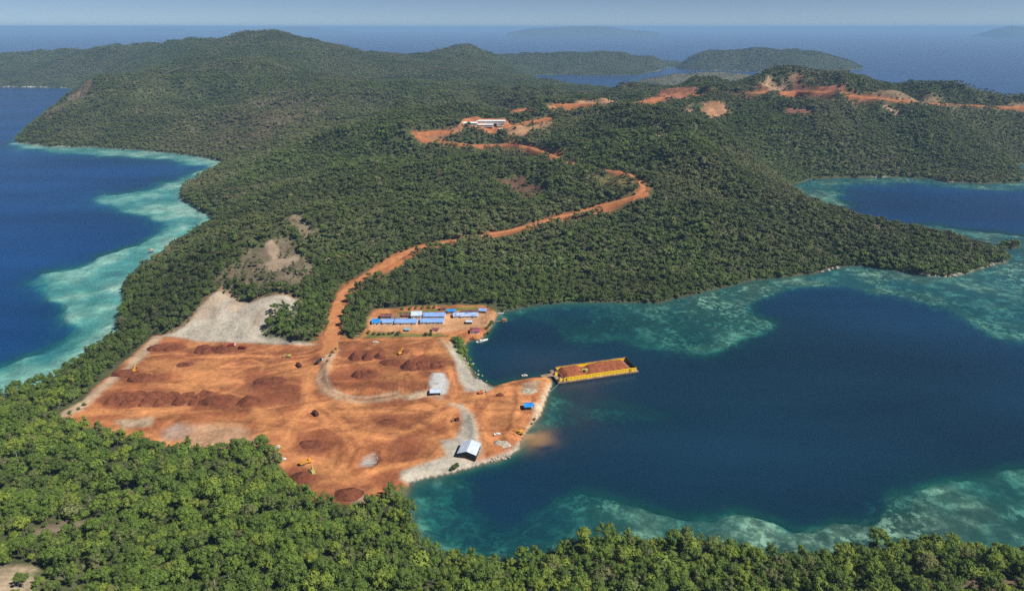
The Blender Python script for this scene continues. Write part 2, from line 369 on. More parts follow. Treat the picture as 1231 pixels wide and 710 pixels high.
# ------------------------------------------------------------------ terrain grid: rows by distance, columns fanning out
ys = [120.0]
while ys[-1] < 7400:
    y = ys[-1]
    ys.append(y + (2.5 if y < 390 else 1.45 if y < 720 else 2.4 if y < 1100 else 0.0042 * y - 2.2))
ys = np.array(ys); UMAX, NU = 0.92, 860
us = np.linspace(-UMAX, UMAX, NU)
GY = np.repeat(ys[:, None], NU, 1); GX = us[None, :] * (GY + 250.0)
NR = len(ys)
ci = np.unique(np.r_[np.arange(0, NR, 3), NR - 1]); cj = np.unique(np.r_[np.arange(0, NU, 3), NU - 1])
KX, KY = GX[np.ix_(ci, cj)], GY[np.ix_(ci, cj)]
def up(a):
    """coarse grid values to the full grid"""
    r = np.arange(NR); i = np.clip(np.searchsorted(ci, r, 'right') - 1, 0, len(ci) - 2)
    fr = ((r - ci[i]) / (ci[i + 1] - ci[i]))[:, None]
    b = a[i] * (1 - fr) + a[i + 1] * fr
    c = np.arange(NU); j = np.clip(np.searchsorted(cj, c, 'right') - 1, 0, len(cj) - 2)
    fc = (c - cj[j]) / (cj[j + 1] - cj[j])
    return b[:, j] * (1 - fc) + b[:, j + 1] * fc
def samp(A, x, y):
    x = np.asarray(x, float); y = np.asarray(y, float)
    r = np.interp(y, ys, np.arange(NR)); c = np.clip((x / (y + 250.0) + UMAX) / (2 * UMAX) * (NU - 1), 0, NU - 1.001)
    i = np.clip(r.astype(int), 0, NR - 2); j = c.astype(int); fr = r - i; fc = c - j
    return (A[i, j] * (1 - fc) + A[i, j + 1] * fc) * (1 - fr) + (A[i + 1, j] * (1 - fc) + A[i + 1, j + 1] * fc) * fr

sdK = np.max([poly_sd(KX, KY, p) for p in LANDS], axis=0)
SD = up(sdK)
SD = SD + (fbm(GX, GY, 22, 3, 5) - 0.5) * np.clip(GY / 160, 4, 40)        # ragged waterline

# heights: (photo x, photo y, metres above the sea)
CTRL = [(100, 520, 6), (0, 520, 8), (100, 590, 16), (250, 560, 9), (300, 640, 20), (0, 620, 26), (0, 700, 36), (200, 700, 32), (420, 700, 18), (460, 620, 5), (400, 640, 10), (600, 705, 7),
    (760, 700, 12), (1000, 705, 9), (1231, 705, 12), (-200, 640, 40), (-400, 900, 60), (300, 900, 42), (900, 900, 34), (1500, 900, 30), (120, 450, 5), (60, 480, 5),
    (250, 357, 25), (300, 360, 28), (345, 358, 29), (215, 398, 6), (300, 409, 6), (385, 412, 6), (200, 330, 17), (190, 360, 14), (260, 300, 42), (240, 330, 32), (350, 264, 58), (330, 300, 46), (370, 320, 32),
    (415, 350, 12), (405, 380, 8), (450, 330, 18), (520, 290, 30), (600, 281, 38), (660, 265, 45), (700, 255, 50), (775, 228, 65), (765, 212, 69), (610, 172, 90), (580, 150, 105), (530, 165, 96),
    (800, 150, 110), (850, 250, 50), (900, 180, 80), (940, 221, 50), (1020, 255, 45), (1080, 270, 38), (1150, 285, 28), (1195, 300, 13), (980, 243, 48),
    (1000, 190, 35), (1000, 160, 80), (1000, 130, 118), (1000, 112, 145), (960, 97, 160), (925, 103, 152), (1040, 114, 140), (1100, 119, 130), (1100, 160, 70), (1231, 126, 115), (1180, 170, 55), (1170, 123, 122), (1400, 145, 100),
    (860, 108, 135), (860, 140, 105), (800, 113, 124), (720, 108, 76), (720, 125, 105), (640, 107, 76), (680, 106, 72),
    (100, 98, 130), (50, 140, 52), (75, 120, 80), (0, 65, 137), (50, 58, 172), (85, 63, 150), (130, 53, 209), (155, 56, 196), (200, 50, 227), (245, 48, 237), (300, 37, 284), (335, 38, 280), (355, 42, 264),
    (400, 52, 225), (440, 64, 173), (480, 67, 128), (520, 67, 120), (562, 54, 204), (590, 62, 155), (640, 66, 116), (700, 67, 107), (750, 63, 127), (800, 67, 95), (-150, 66, 140), (-300, 80, 90),
    (150, 150, 40), (150, 120, 90), (120, 105, 120), (230, 150, 45), (250, 120, 85), (200, 95, 130), (300, 90, 145), (300, 70, 190), (200, 75, 165), (400, 90, 120), (400, 70, 170), (330, 140, 75),
    (330, 170, 45), (330, 200, 35), (300, 240, 35), (400, 200, 60), (450, 160, 85), (450, 120, 100), (500, 100, 110), (500, 80, 130), (560, 80, 130), (600, 95, 95), (500, 230, 60), (450, 260, 48),
    (500, 200, 75), (600, 220, 70), (600, 200, 78), (620, 240, 55), (650, 300, 28), (750, 310, 22), (850, 300, 28), (700, 280, 40), (800, 260, 52), (900, 270, 42), (880, 220, 68), (820, 190, 92),
    (700, 170, 92), (700, 140, 105), (560, 185, 82), (550, 330, 14), (500, 345, 8), (480, 365, 4), (560, 365, 4), (30, 80, 110), (30, 95, 40),
    (870, 84.5, 60), (830, 87, 55), (800, 90, 45), (900, 87, 52), (900, 57, 156), (850, 61, 132), (940, 58.5, 145), (985, 63, 118), (1020, 71, 70), (822, 70, 75), (880, 72, 90), (960, 74, 70),
    (1214, 294, 9), (440, 71, 75), (480, 72, 65), (520, 72, 65), (545, 70, 75), (590, 70, 60), (85, 67, 80), (245, 56, 175), (400, 62, 130), (0, 72, 70), (700, 71, 40), (640, 71, 45), (460, 70, 125), (510, 71, 120)]
TREE_TOP = {(940, 221), (1020, 255), (1080, 270), (1150, 285), (1195, 300), (980, 243)}     # skylines are traced over the tree tops
cp = [(*P(a, b, h), h - (24 if b < 68 and a < 420 else 13 if b < 128 else 8 if (a, b) in TREE_TOP else 0)) for a, b, h in CTRL]
for poly in LANDS:
    n = len(poly)
    for i in range(n):
        a, b = poly[i], poly[(i + 1) % n]; L_ = math.dist(a, b); k = max(1, min(4, int(L_ / 140)))
        for q in range(k): t = q / k; cp.append((a[0] + (b[0] - a[0]) * t, a[1] + (b[1] - a[1]) * t, 0.0))
cp = np.array(cp); cx_, cy__, ch = cp.T
def kern(r2): return np.sqrt(r2 + 45.0 ** 2)
A_ = kern((cx_[:, None] - cx_) ** 2 + (cy__[:, None] - cy__) ** 2); A_ -= np.eye(len(ch)) * 0.6
mean_h = 20.0; W_ = np.linalg.solve(A_, ch - mean_h)
hk = np.full(KX.shape, mean_h)
for k in range(len(ch)): hk += W_[k] * kern((KX - cx_[k]) ** 2 + (KY - cy__[k]) ** 2)
H = np.clip(up(hk), 1.2, 330)
rid = 1 - np.abs(2 * fbm(GX, GY, 260, 4, 21) - 1)                          # spurs and gullies
rid2 = 1 - np.abs(2 * fbm(GX + 0.4 * GY, GY, 520, 4, 27) - 1)
H = H * (1 + (0.85 * (rid - 0.72) + 0.40 * (rid2 - 0.7)) * sstep(30, 240, SD) * (1 - 0.72 * sstep(2200, 2900, GY))) + (fbm(GX, GY, 95, 3, 33) - 0.5) * 31 * sstep(15, 110, SD) * sstep(8, 40, H)
H = np.maximum(H, 1.0)
land = np.minimum(H, np.maximum(SD, 0) * 0.75 + 0.2)

# ---- flat mining ground, camp, banks and cuts (block of the grid around them)
MINE = PL([(62, 502), (100, 479), (120, 459), (152, 431), (185, 402), (235, 406), (330, 413), (390, 411), (398, 400), (412, 404), (425, 398), (445, 372), (520, 366), (585, 366), (600, 376), (596, 390), (578, 410), (566, 410),
    (560, 430), (573, 453), (592, 464), (612, 458), (640, 451), (667, 452), (668, 461), (658, 480), (652, 500), (628, 530), (627, 543), (580, 560), (515, 577), (492, 578), (478, 590), (455, 600), (440, 616), (420, 618), (380, 606),
    (350, 592), (342, 570), (332, 553), (320, 536), (300, 540), (250, 541), (200, 538), (150, 526), (110, 517), (75, 512)], 4.0)
mk = poly_sd(KX, KY, MINE); MSD = up(mk)
mine_m = sstep(-12, 3, MSD)
inb = (GY > 330) & (GY < 800) & (np.abs(GX) < 620)
B = np.where(inb); BX, BY = GX[B], GY[B]
def sdpx(pts, z=4.0): return poly_sd(BX, BY, PL(pts, z))
def ldpx(pts, z=4.0): return line_d(BX, BY, PL(pts, z))[0]
zm = 3.6 + 1.1 * fbm(BX, BY, 60, 3, 41) + 0.9 * (fbm(BX, BY, 9, 3, 42) - 0.5)
yard2 = sdpx([(396, 424), (390, 442), (391, 459), (404, 468), (450, 472), (545, 468), (550, 440), (536, 411), (410, 412)])
zm = zm + 3.2 * sstep(-5, 3, yard2)
berm_a = ldpx([(404, 420), (390, 438), (383, 458), (390, 471), (410, 480), (435, 483), (465, 480), (482, 476)])
berm_b = ldpx([(407, 424), (396, 440), (391, 458), (398, 469), (415, 476), (440, 478), (478, 473)])
berm_c = ldpx([(488, 478), (500, 475), (515, 473), (530, 478)])
berm_d = ldpx([(530, 412), (545, 430), (551, 445), (555, 462), (570, 470)])
berm_e = ldpx([(541, 486), (556, 490), (566, 500), (570, 518), (572, 540)])
berm_f = ldpx([(580, 520), (584, 530), (592, 537), (606, 540), (612, 532), (608, 522)])
berm_g = ldpx([(622, 470), (624, 485), (618, 500), (614, 520)])
berm_h = ldpx([(424, 562), (428, 548), (440, 535), (458, 542), (460, 556), (448, 566), (428, 566)])
for d_, hh, ww in ((berm_a, 1.0, 3), (berm_b, 0.9, 2.6), (berm_c, 1.0, 3), (berm_d, 1.3, 3), (berm_e, 1.2, 3), (berm_f, 1.6, 3), (berm_g, 1.3, 2.5), (berm_h, 1.2, 2.5)):
    zm = zm + hh * np.exp(-(d_ / ww) ** 2)
pit = sdpx([(586, 526), (590, 533), (602, 536), (607, 530), (603, 524)]); zm -= 1.5 * sstep(0, 5, pit)
pit = sdpx([(434, 560), (438, 548), (450, 544), (456, 550), (452, 561)]); zm -= 1.3 * sstep(-1, 3, pit)
camp = sdpx([(440, 404), (448, 374), (520, 366), (585, 367), (600, 376), (594, 392), (575, 408), (530, 404)]); zm = zm + (3.0 - zm) * sstep(-4, 4, camp)
causeway = ldpx([(590, 466), (630, 458), (664, 456)], 2.0)
Lb = land[B]; mm = mine_m[B]
Lb = Lb * (1 - mm) + zm * mm
sdb = SD[B]
Lb = np.minimum(Lb, np.maximum(sdb, 0) * 0.55 + 0.25)
land[B] = Lb

# ---- seabed: reef flats, then the drop-off
REEFS = [PL(p) for p in (
    [(-200, 470), (0, 433), (40, 425), (61, 419), (80, 405), (91, 395), (86, 372), (62, 352), (44, 338), (60, 326), (110, 311), (150, 300), (180, 288), (200, 278), (204, 270), (195, 262), (165, 255), (130, 246), (113, 239), (125, 232), (160, 228), (195, 224), (230, 208), (262, 200), (300, 230), (250, 300), (160, 400), (0, 500), (-200, 560)],
    [(24, 172), (60, 181), (100, 185), (170, 189), (225, 194), (248, 199), (262, 205), (285, 196), (250, 185), (150, 176), (60, 172)],
    [(588, 372), (606, 384), (640, 383), (672, 391), (700, 409), (740, 406), (795, 417), (838, 421), (872, 410), (926, 386), (906, 374), (901, 365), (922, 352), (960, 345), (1000, 342), (1040, 345), (1082, 351), (1110, 363), (1150, 381), (1185, 397), (1231, 408), (1400, 430), (1500, 380), (1300, 300), (1231, 283), (1180, 277), (1120, 270), (1150, 300), (1000, 300), (700, 340)],
    [(947, 222), (975, 246), (1003, 253), (1018, 246), (1003, 232), (1012, 224), (1060, 219), (1120, 221), (1180, 226), (1231, 226), (1300, 215), (1300, 190), (1100, 205)],
    [(480, 600), (520, 596), (560, 604), (590, 622), (620, 628), (640, 617), (673, 597), (700, 587), (727, 590), (762, 601), (792, 617), (811, 621), (862, 624), (896, 611), (924, 621), (954, 630), (999, 623), (1046, 626), (1080, 614), (1085, 600), (1118, 580), (1169, 571), (1203, 561), (1240, 558), (1500, 560), (1600, 720), (480, 720)],
    [(660, 484), (690, 478), (730, 484), (772, 490), (795, 499), (770, 503), (730, 498), (680, 500), (655, 500)],
    [(760, 96), (800, 101), (860, 107), (930, 106), (940, 100), (880, 98)],
)]
rk = np.max([poly_sd(KX, KY, p) for p in REEFS], axis=0)
RSD = up(rk) + (fbm(GX, GY, 45, 6, 61) - 0.5) * np.clip(GY / 16, 26, 150)
edge = np.clip(GY / 15, 30, 200)
reef_n = fbm(GX, GY, 30, 4, 62)
flat_d = 1.5 + 2.4 * sstep(.35, .75, fbm(GX, GY, 38, 4, 63)) + 1.0 * sstep(0, 140, -SD)
# how clear of reef the near-shore water is: some corners are deep teal rather than bright
deepen = np.zeros(GX.shape)
for (px, py, rad, amt) in ((640, 385, 90, 8.0), (700, 372, 70, 4.0), (520, 610, 60, 2.5), (590, 640, 70, 2.5), (610, 600, 40, 5.0), (5, 450, 90, 1.0), (725, 490, 80, 9.0), (850, 385, 60, 1.5)):
    qx, qy = P(px, py); deepen += amt * np.exp(-((GX - qx) ** 2 + (GY - qy) ** 2) / rad ** 2)
flat_d = flat_d + 0.7 * deepen * (0.5 + reef_n)
depth = np.where(RSD > 0, flat_d, flat_d + (-RSD / edge) * 13 + 4.5 * sstep(0, np.clip(GY / 50, 9, 40), -RSD))
depth = np.clip(depth, 0.3, 60)
depth = np.minimum(depth, 0.3 + np.maximum(-SD, 0) * np.where(RSD > -15, 0.4, 1.1))
Z = np.where(SD > 0, land, -depth)

# ---- picking points on the ground by photo pixel
def hit(px, py):
    x, y, dz = ray(px, py)
    t = np.geomspace(180, 9000, 1500)
    g = CAM_H + dz * t - np.maximum(samp(Z, x * t, y * t), 0)
    k = np.argmax(g < 0)
    if g[k] >= 0: k = len(t) - 1
    a, b = t[max(k - 1, 0)], t[k]; ga, gb = g[max(k - 1, 0)], g[k]
    q = a + (b - a) * (ga / (ga - gb) if ga != gb else 0)
    return Vector((x * q, y * q, CAM_H + dz * q))

# ---- roads on the hill: centre lines picked on the ground, benched into the slope
ROADS = [([(396, 425), (399, 408), (402, 388), (408, 364), (420, 346), (445, 329), (470, 314), (495, 300), (515, 294), (540, 291), (562, 287), (580, 283), (597, 281), (613, 279), (628, 273), (645, 268), (667, 263), (690, 257), (712, 252), (740, 243), (763, 237), (775, 230), (775, 222), (766, 214), (752, 208), (742, 206)], 16.0, 7.5),
         ([(540, 158), (515, 157), (499, 160), (503, 166), (516, 170), (535, 170), (549, 172), (562, 174), (577, 175), (593, 175), (610, 173), (623, 174), (637, 177), (652, 182), (668, 188), (690, 197), (715, 203), (742, 206)], 6.0, 5.0),
         ([(596, 155), (612, 152), (628, 148), (645, 145), (660, 142)], 9.0, 9.0),
         ([(672, 126), (700, 125), (735, 124), (765, 124), (790, 119), (815, 112), (845, 115), (880, 113), (915, 111), (955, 110), (990, 110), (1030, 116), (1080, 121), (1140, 125), (1231, 129)], 12.0, 10.0)]
roads = []
def smooth_line(pts, step):
    p = np.array(pts); d = np.r_[0, np.cumsum(np.linalg.norm(np.diff(p[:, :2], axis=0), axis=1))]
    n = max(8, int(d[-1] / step)); s = np.linspace(0, d[-1], n)
    q = np.stack([np.interp(s, d, p[:, k]) for k in range(3)], 1)
    for _ in range(6): q[1:-1] = 0.25 * q[:-2] + 0.5 * q[1:-1] + 0.25 * q[2:]
    for _ in range(30): q[1:-1, 2] = 0.25 * q[:-2, 2] + 0.5 * q[1:-1, 2] + 0.25 * q[2:, 2]
    return q
ROADD = np.full(GX.shape, 1e4); ROADSIDE = np.zeros(GX.shape)
for pts, w0, w1 in ROADS:
    q = smooth_line([hit(*p) for p in pts], 6.0)
    wid = (w1 + (w0 - w1) * (1 - np.linspace(0, 1, len(q))) ** 2.2) / 2
    x0, x1, y0, y1 = q[:, 0].min() - 70, q[:, 0].max() + 70, q[:, 1].min() - 70, q[:, 1].max() + 70
    s_ = np.where((GX > x0) & (GX < x1) & (GY > y0) & (GY < y1))
    d_, t_ = line_d(GX[s_], GY[s_], [tuple(v) for v in q[::2]] + [tuple(q[-1])])
    t_ = np.clip(t_ * 2, 0, len(q) - 1.001); i_ = t_.astype(int); f_ = t_ - i_
    zr = q[i_, 2] * (1 - f_) + q[np.minimum(i_ + 1, len(q) - 1), 2] * f_
    wr = np.interp(t_, np.arange(len(q)), wid)
    yr = q[i_, 1]
    b_ = 1 - sstep(0, 13, d_ - wr)
    Z[s_] = Z[s_] * (1 - b_) + (zr) * b_
    side = np.where(GY[s_] < yr, 1.0, 0.0)
    e_ = d_ - wr
    m_ = e_ < ROADD[s_]
    ROADD[s_] = np.where(m_, e_, ROADD[s_]); ROADSIDE[s_] = np.where(m_, side, ROADSIDE[s_])
    roads.append((q, wid))

# ---- ground colours and where trees grow
def lin(r, g, b): return np.array([r, g, b])
C_FLOOR, C_SCRUB, C_SAND = lin(.062, .070, .030), lin(.16, .125, .085), lin(.55, .50, .40)
C_RED, C_ORANGE, C_ORE, C_PALE, C_GREY = lin(.320, .118, .048), lin(.485, .208, .081), lin(.150, .050, .024), lin(.46, .355, .245), lin(.36, .33, .275)
C_MAR = lin(.17, .075, .055)
col = np.empty((NR, NU, 3)); n_b = fbm(GX, GY, 40, 4, 71); n_s = fbm(GX, GY, 7, 3, 72)
col[:] = C_FLOOR * (0.8 + 0.5 * n_b[..., None])
forest = np.where(SD > 0.8, 1.0, 0.0)
def paint(mask, c, b=None):
    global col
    if b is None: col = col * (1 - mask[..., None]) + c * mask[..., None]
    else: col[b] = col[b] * (1 - mask[:, None]) + c * mask[:, None]
def clearing(pts, c, thin=1.0, soft=8.0, tone=None):
    """a clearing traced on the slope; thin = share of trees gone"""
    global forest
    poly = [tuple(hit(*p)[:2]) for p in pts]
    a = np.array(poly); s = np.where((GX > a[:, 0].min() - 60) & (GX < a[:, 0].max() + 60) & (GY > a[:, 1].min() - 60) & (GY < a[:, 1].max() + 60))
    sd = poly_sd(GX[s], GY[s], poly) + (n_b[s] - 0.5) * soft * 4.5 + (n_s[s] - .5) * soft * 2.2
    m = sstep(-soft, soft * 0.5, sd)
    paint(m * (0.75 + 0.25 * n_s[s]), c, s); forest[s] *= 1 - m * thin
# beaches and rocky waterline
shore = (1 - sstep(0.5, 5.0, SD)) * sstep(0.60, 0.70, fbm(GX, GY, 110, 3, 73))
paint(shore * (SD > -8), C_SAND * 0.75)
# hillside clearings, from the photograph
clearing([(300, 300), (330, 287), (352, 300), (362, 320), (352, 345), (300, 342), (272, 330)], C_SCRUB * 0.9, 0.6, 12)
clearing([(345, 262), (358, 256), (372, 266), (380, 282), (368, 288), (352, 274)], C_SCRUB * 1.2, 0.8, 7)
clearing([(318, 292), (326, 288), (335, 300), (330, 310), (322, 303)], lin(.29, .215, .15), 1.0, 3)
clearing([(322, 318), (345, 312), (358, 304), (355, 313), (335, 325)], lin(.25, .19, .135), 0.9, 3)
clearing([(395, 312), (430, 300), (448, 288), (452, 292), (425, 308)], lin(.40, .25, .15), 0.9, 4)
clearing([(240, 165), (300, 128), (345, 112), (395, 118), (380, 145), (330, 175), (270, 180)], C_SCRUB * 0.75, 0.22, 45)
clearing([(52, 142), (80, 120), (95, 100), (108, 104), (95, 124), (60, 142)], lin(.17, .125, .095), 0.35, 26)
clearing([(590, 222), (615, 212), (655, 218), (658, 240), (612, 240)], lin(.10, .14, .035), 0.25, 12)
clearing([(598, 218), (625, 212), (652, 222), (648, 236), (615, 236)], lin(.115, .05, .042), 0.7, 7)
clearing([(520, 240), (530, 226), (548, 222), (550, 236), (535, 246)], lin(.11, .15, .035), 0.4, 9)
clearing([(704, 218), (735, 206), (762, 216), (768, 228), (745, 232), (725, 226)], lin(.15, .12, .05), 0.5, 9)
clearing([(498, 158), (520, 156), (545, 152), (560, 152), (558, 160), (535, 168), (510, 170)], lin(.26, .13, .07), 0.9, 6)
clearing([(548, 154), (560, 143), (606, 143), (614, 150), (606, 158), (592, 163), (575, 158)], lin(.42, .16, .075), 1.0, 5)
clearing([(606, 162), (625, 150), (660, 141), (668, 148), (655, 158), (630, 164)], lin(.38, .215, .115), 0.9, 8)
clearing([(608, 130), (640, 129), (641, 134), (612, 136)], lin(.42, .16, .08), 1.0, 6)
clearing([(658, 128), (668, 127), (668, 133), (660, 134)], lin(.42, .20, .10), 1.0, 5)
clearing([(690, 122), (720, 120), (772, 122), (766, 129), (735, 127), (700, 127)], lin(.40, .22, .125), 0.9, 12)
clearing([(590, 176), (612, 171), (640, 176), (672, 187), (668, 194), (640, 184), (610, 182)], lin(.36, .17, .085), 0.75, 6)
clearing([(778, 118), (800, 108), (836, 107), (830, 114), (800, 124)], lin(.27, .105, .06), 0.9, 14)
clearing([(843, 133), (852, 122), (872, 124), (878, 134), (862, 142), (846, 140)], lin(.40, .21, .115), 1.0, 10)
clearing([(812, 134), (830, 128), (834, 132), (818, 139)], lin(.33, .2, .14), 0.9, 10)
clearing([(845, 113), (900, 108), (915, 99), (960, 95), (1010, 104), (1060, 113), (1062, 121), (1000, 118), (960, 117), (900, 116)], lin(.19, .085, .055), 0.75, 18)
clearing([(905, 106), (925, 98), (955, 98), (950, 106)], lin(.36, .23, .15), 0.85, 11)
clearing([(975, 107), (1005, 104), (1062, 116), (1040, 122), (1000, 116)], lin(.27, .11, .066), 0.9, 14)
clearing([(1050, 115), (1110, 119), (1231, 126), (1300, 130), (1300, 133), (1190, 129), (1090, 124)], lin(.22, .15, .095), 0.7, 18)
clearing([(944, 134), (965, 131), (972, 136), (955, 139)], lin(.26, .11, .075), 0.9, 10)
clearing([(1062, 128), (1070, 129), (1088, 139), (1080, 142)], lin(.36, .23, .16), 1.0, 6)
clearing([(786, 150), (800, 150), (805, 162), (790, 165)], lin(.33, .27, .20), 0.7, 8)
clearing([(1045, 276), (1080, 270), (1130, 282), (1080, 284)], C_SCRUB, 0.2, 10)
clearing([(1170, 290), (1200, 290), (1200, 300), (1180, 300)], C_SCRUB * 1.2, 0.3, 6)
clearing([(95, 605), (118, 588), (150, 590), (160, 600), (130, 612)], C_SCRUB * 1.25, 0.65, 9)
clearing([(40, 640), (70, 622), (90, 632), (62, 655)], C_SCRUB * 1.15, 0.5, 9)
clearing([(-30, 690), (8, 684), (28, 704), (38, 730), (-40, 740)], lin(.36, .28, .19), 0.95, 6)
clearing([(720, 696), (745, 678), (772, 684), (765, 704), (735, 712)], lin(.22, .12, .09), 0.25, 10)
clearing([(1125, 702), (1160, 694), (1230, 700), (1230, 720), (1140, 720)], lin(.18, .12, .08), 0.35, 10)
# island rocks
isl = (GY > 3300) & (GY < 4600) & (GX > 500) & (SD > 0)
paint(isl * 0.6, lin(.16, .14, .085)); forest = np.where(isl, forest * 0.45, forest)
# road cuts: red soil spilling beside the roads, more on the downhill side
rc = 1 - sstep(-1, 6, ROADD - (n_b - 0.35) * 10 - 5 * ROADSIDE)
paint(rc * (SD > 2), C_RED * (0.75 + 0.5 * n_s[..., None]))
road_clear = np.where(ROADSIDE > 0, 5 + 13 * sstep(0.38, 0.58, fbm(GX, GY, 48, 2, 77)), 1.5)
forest = np.where(ROADD < road_clear, 0.0, forest)
# mining ground
n1 = fbm(BX, BY, 26, 4, 81); n2 = fbm(BX, BY, 6, 3, 82); nv = fbm(BX * 0.35, BY * 1.5, 12, 4, 83)
g = sstep(0.38, 0.62, n1)[:, None]
mc = C_RED * (1 - g) + C_ORANGE * 0.86 * g
mc = mc * (0.80 + 0.36 * nv[:, None])
def bp_(c, m): global mc; mc = mc * (1 - m[:, None]) + c * m[:, None]
dk = sstep(0.50, 0.66, fbm(BX * 0.45, BY, 22, 4, 84)); bp_(C_ORE * 1.35, dk * 0.62 * (camp < 0))
for pts, hw in (([(396, 425), (386, 440), (372, 455), (368, 475), (378, 490), (420, 496), (500, 491), (545, 482), (600, 470), (662, 457)], 8), ([(368, 482), (300, 489), (200, 494), (120, 495), (85, 498)], 7), ([(388, 436), (340, 445), (300, 458), (240, 462), (170, 462), (130, 466)], 5),
                ([(372, 485), (352, 505), (345, 530), (360, 550), (400, 560), (420, 585)], 7), ([(378, 492), (420, 520), (470, 528), (510, 510), (560, 485)], 7), ([(392, 418), (340, 428), (260, 428), (200, 424), (175, 428)], 4), ([(545, 482), (543, 455), (538, 440)], 5),
                ([(575, 480), (590, 495), (580, 515), (576, 545)], 5), ([(440, 571), (470, 560), (520, 555), (545, 530), (540, 500)], 6), ([(405, 412), (470, 408), (540, 404), (560, 396)], 5), ([(540, 404), (535, 385), (535, 375)], 6), ([(255, 458), (262, 442), (300, 432), (318, 438), (312, 452), (280, 458)], 2.2)):
    d_ = ldpx(pts); m_ = (1 - sstep(hw * 0.5, hw, d_ - (n1 - 0.5) * 5)) * 0.85
    bp_(C_ORANGE * (0.92 + 0.2 * n2[:, None]), m_)
    ru = np.exp(-((d_ - hw * 0.45) / 0.9) ** 2) * 0.30; bp_(C_RED * 0.75, ru)      # wheel ruts
tr_ = random.Random(5)
for k in range(95):                                                         # single tyre tracks wandering over the yards
    qx, qy, qa = tr_.uniform(-330, 20), tr_.uniform(455, 640), tr_.choice([0.0, 0.15, -0.2, 0.5, -0.6, 1.3]) + tr_.uniform(-.2, .2); ln = []
    cv = tr_.uniform(-.035, .035)
    for j in range(12): ln.append((qx, qy)); qx += 9 * math.cos(qa); qy += 9 * math.sin(qa); qa += cv * 9 * .5
    d_, _ = line_d(BX, BY, ln); bp_((C_ORANGE * 1.12 if k % 2 else C_RED * 0.62), np.exp(-((d_ - 1.1) / 1.0) ** 2) * tr_.uniform(.3, .7))
for d_, w in ((berm_a, 3.0), (berm_b, 2.4), (berm_c, 3.5), (berm_d, 2.5), (berm_e, 3.0)):
    bp_(C_PALE * 0.92, np.exp(-(d_ / w) ** 2) * (0.35 + 0.7 * n2))
PILE_SPOTS = [(141, 479, 15), (160, 479, 15), (181, 479, 15), (201, 479, 15), (221, 479, 15), (245, 480, 17), (262, 481, 16), (299, 483, 16), (325, 458, 20), (187, 419, 14), (208, 419, 14), (245, 421, 14), (267, 421, 16), (222, 438, 12), (150, 448, 16), (170, 455, 18),
    (427, 430, 11), (442, 430, 11), (456, 429, 10), (437, 451, 14), (469, 436, 15), (493, 441, 14), (508, 439, 15), (523, 438, 17), (364, 574, 15), (418, 594, 15), (374, 534, 14), (466, 507, 13), (482, 425, 12), (352, 421, 12), (320, 485, 14), (340, 480, 12), (492, 536, 14)]
for px_, py_, rr in PILE_SPOTS:                                              # spilled ore round the heaps
    qx, qy = P(px_, py_, 4); d_ = np.sqrt(((BX - qx) / 1.25) ** 2 + ((BY - qy) / 0.95) ** 2) + (n1 - .5) * rr * 1.6 + (n2 - .5) * 6
    bp_(C_ORE * 1.25, (1 - sstep(rr * .55, rr * 1.15, d_)) * 0.7)
def patch(pts, c, soft=3.0, a=1.0, z=4.0):
    sd = sdpx(pts, z) + (n1 - 0.5) * soft * 2 + (n2 - .5) * soft
    bp_(c, sstep(-soft, soft, sd) * a)
patch([(395, 463), (410, 470), (478, 471), (478, 463), (440, 461)], C_ORE * 1.05, 2.5, 0.75)
rl = sstep(0.5, 0.8, 0.5 + 0.5 * np.sin(BX * 2.0 + 3 * n1)) * np.exp(-((yard2 - 2) / 5) ** 2); bp_(C_ORE, rl * 0.45 * (BY < P(450, 460)[1]))
patch([(549, 415), (560, 432), (572, 452), (594, 466), (580, 473), (560, 470), (551, 452), (545, 432), (540, 412)], C_GREY * 0.95, 2.5)
patch([(520, 452), (535, 452), (540, 465), (536, 474), (520, 474), (515, 464)], lin(.40, .40, .39), 2)
patch([(488, 474), (515, 470), (522, 476), (492, 480)], C_PALE, 2, 0.8)
patch([(552, 486), (566, 500), (572, 520), (578, 545), (568, 552), (540, 550), (534, 530), (548, 528), (556, 510)], C_GREY * 1.02, 3)
patch([(480, 566), (530, 551), (575, 550), (600, 545), (632, 522), (632, 545), (580, 562), (515, 580), (478, 578)], lin(.37, .335, .275), 3)
patch([(655, 466), (668, 452), (670, 462), (660, 482), (655, 500), (640, 518), (630, 522), (637, 505), (643, 488)], C_PALE * 1.15, 3)
patch([(626, 460), (648, 458), (646, 470), (630, 474)], C_PALE * 0.7, 3, 0.8)
patch([(432, 560), (437, 548), (448, 544), (456, 549), (450, 561)], lin(.34, .30, .26), 3, .7)
patch([(140, 505), (185, 503), (182, 512), (150, 514)], C_PALE * 0.9, 4, 0.9)
patch([(195, 517), (215, 507), (232, 515), (222, 528), (200, 528)], lin(.34, .33, .31), 5, 0.5)
patch([(232, 510), (290, 512), (312, 530), (290, 545), (230, 540)], C_PALE * 0.85, 6, 0.5)
patch([(150, 440), (185, 404), (198, 404), (160, 442), (100, 492), (70, 506), (62, 502), (100, 478)], C_PALE * 0.95, 4, 0.85)
patch([(415, 598), (432, 590), (440, 605), (425, 612)], C_PALE * 0.8, 3, 0.8)
patch([(470, 520), (510, 523), (520, 548), (480, 550)], C_ORE * 1.3, 5, 0.6)
patch([(448, 498), (480, 498), (482, 512), (452, 512)], C_ORE * 1.4, 5, 0.5)
patch([(355, 520), (392, 520), (396, 545), (362, 545)], C_ORE * 1.5, 6, 0.45)

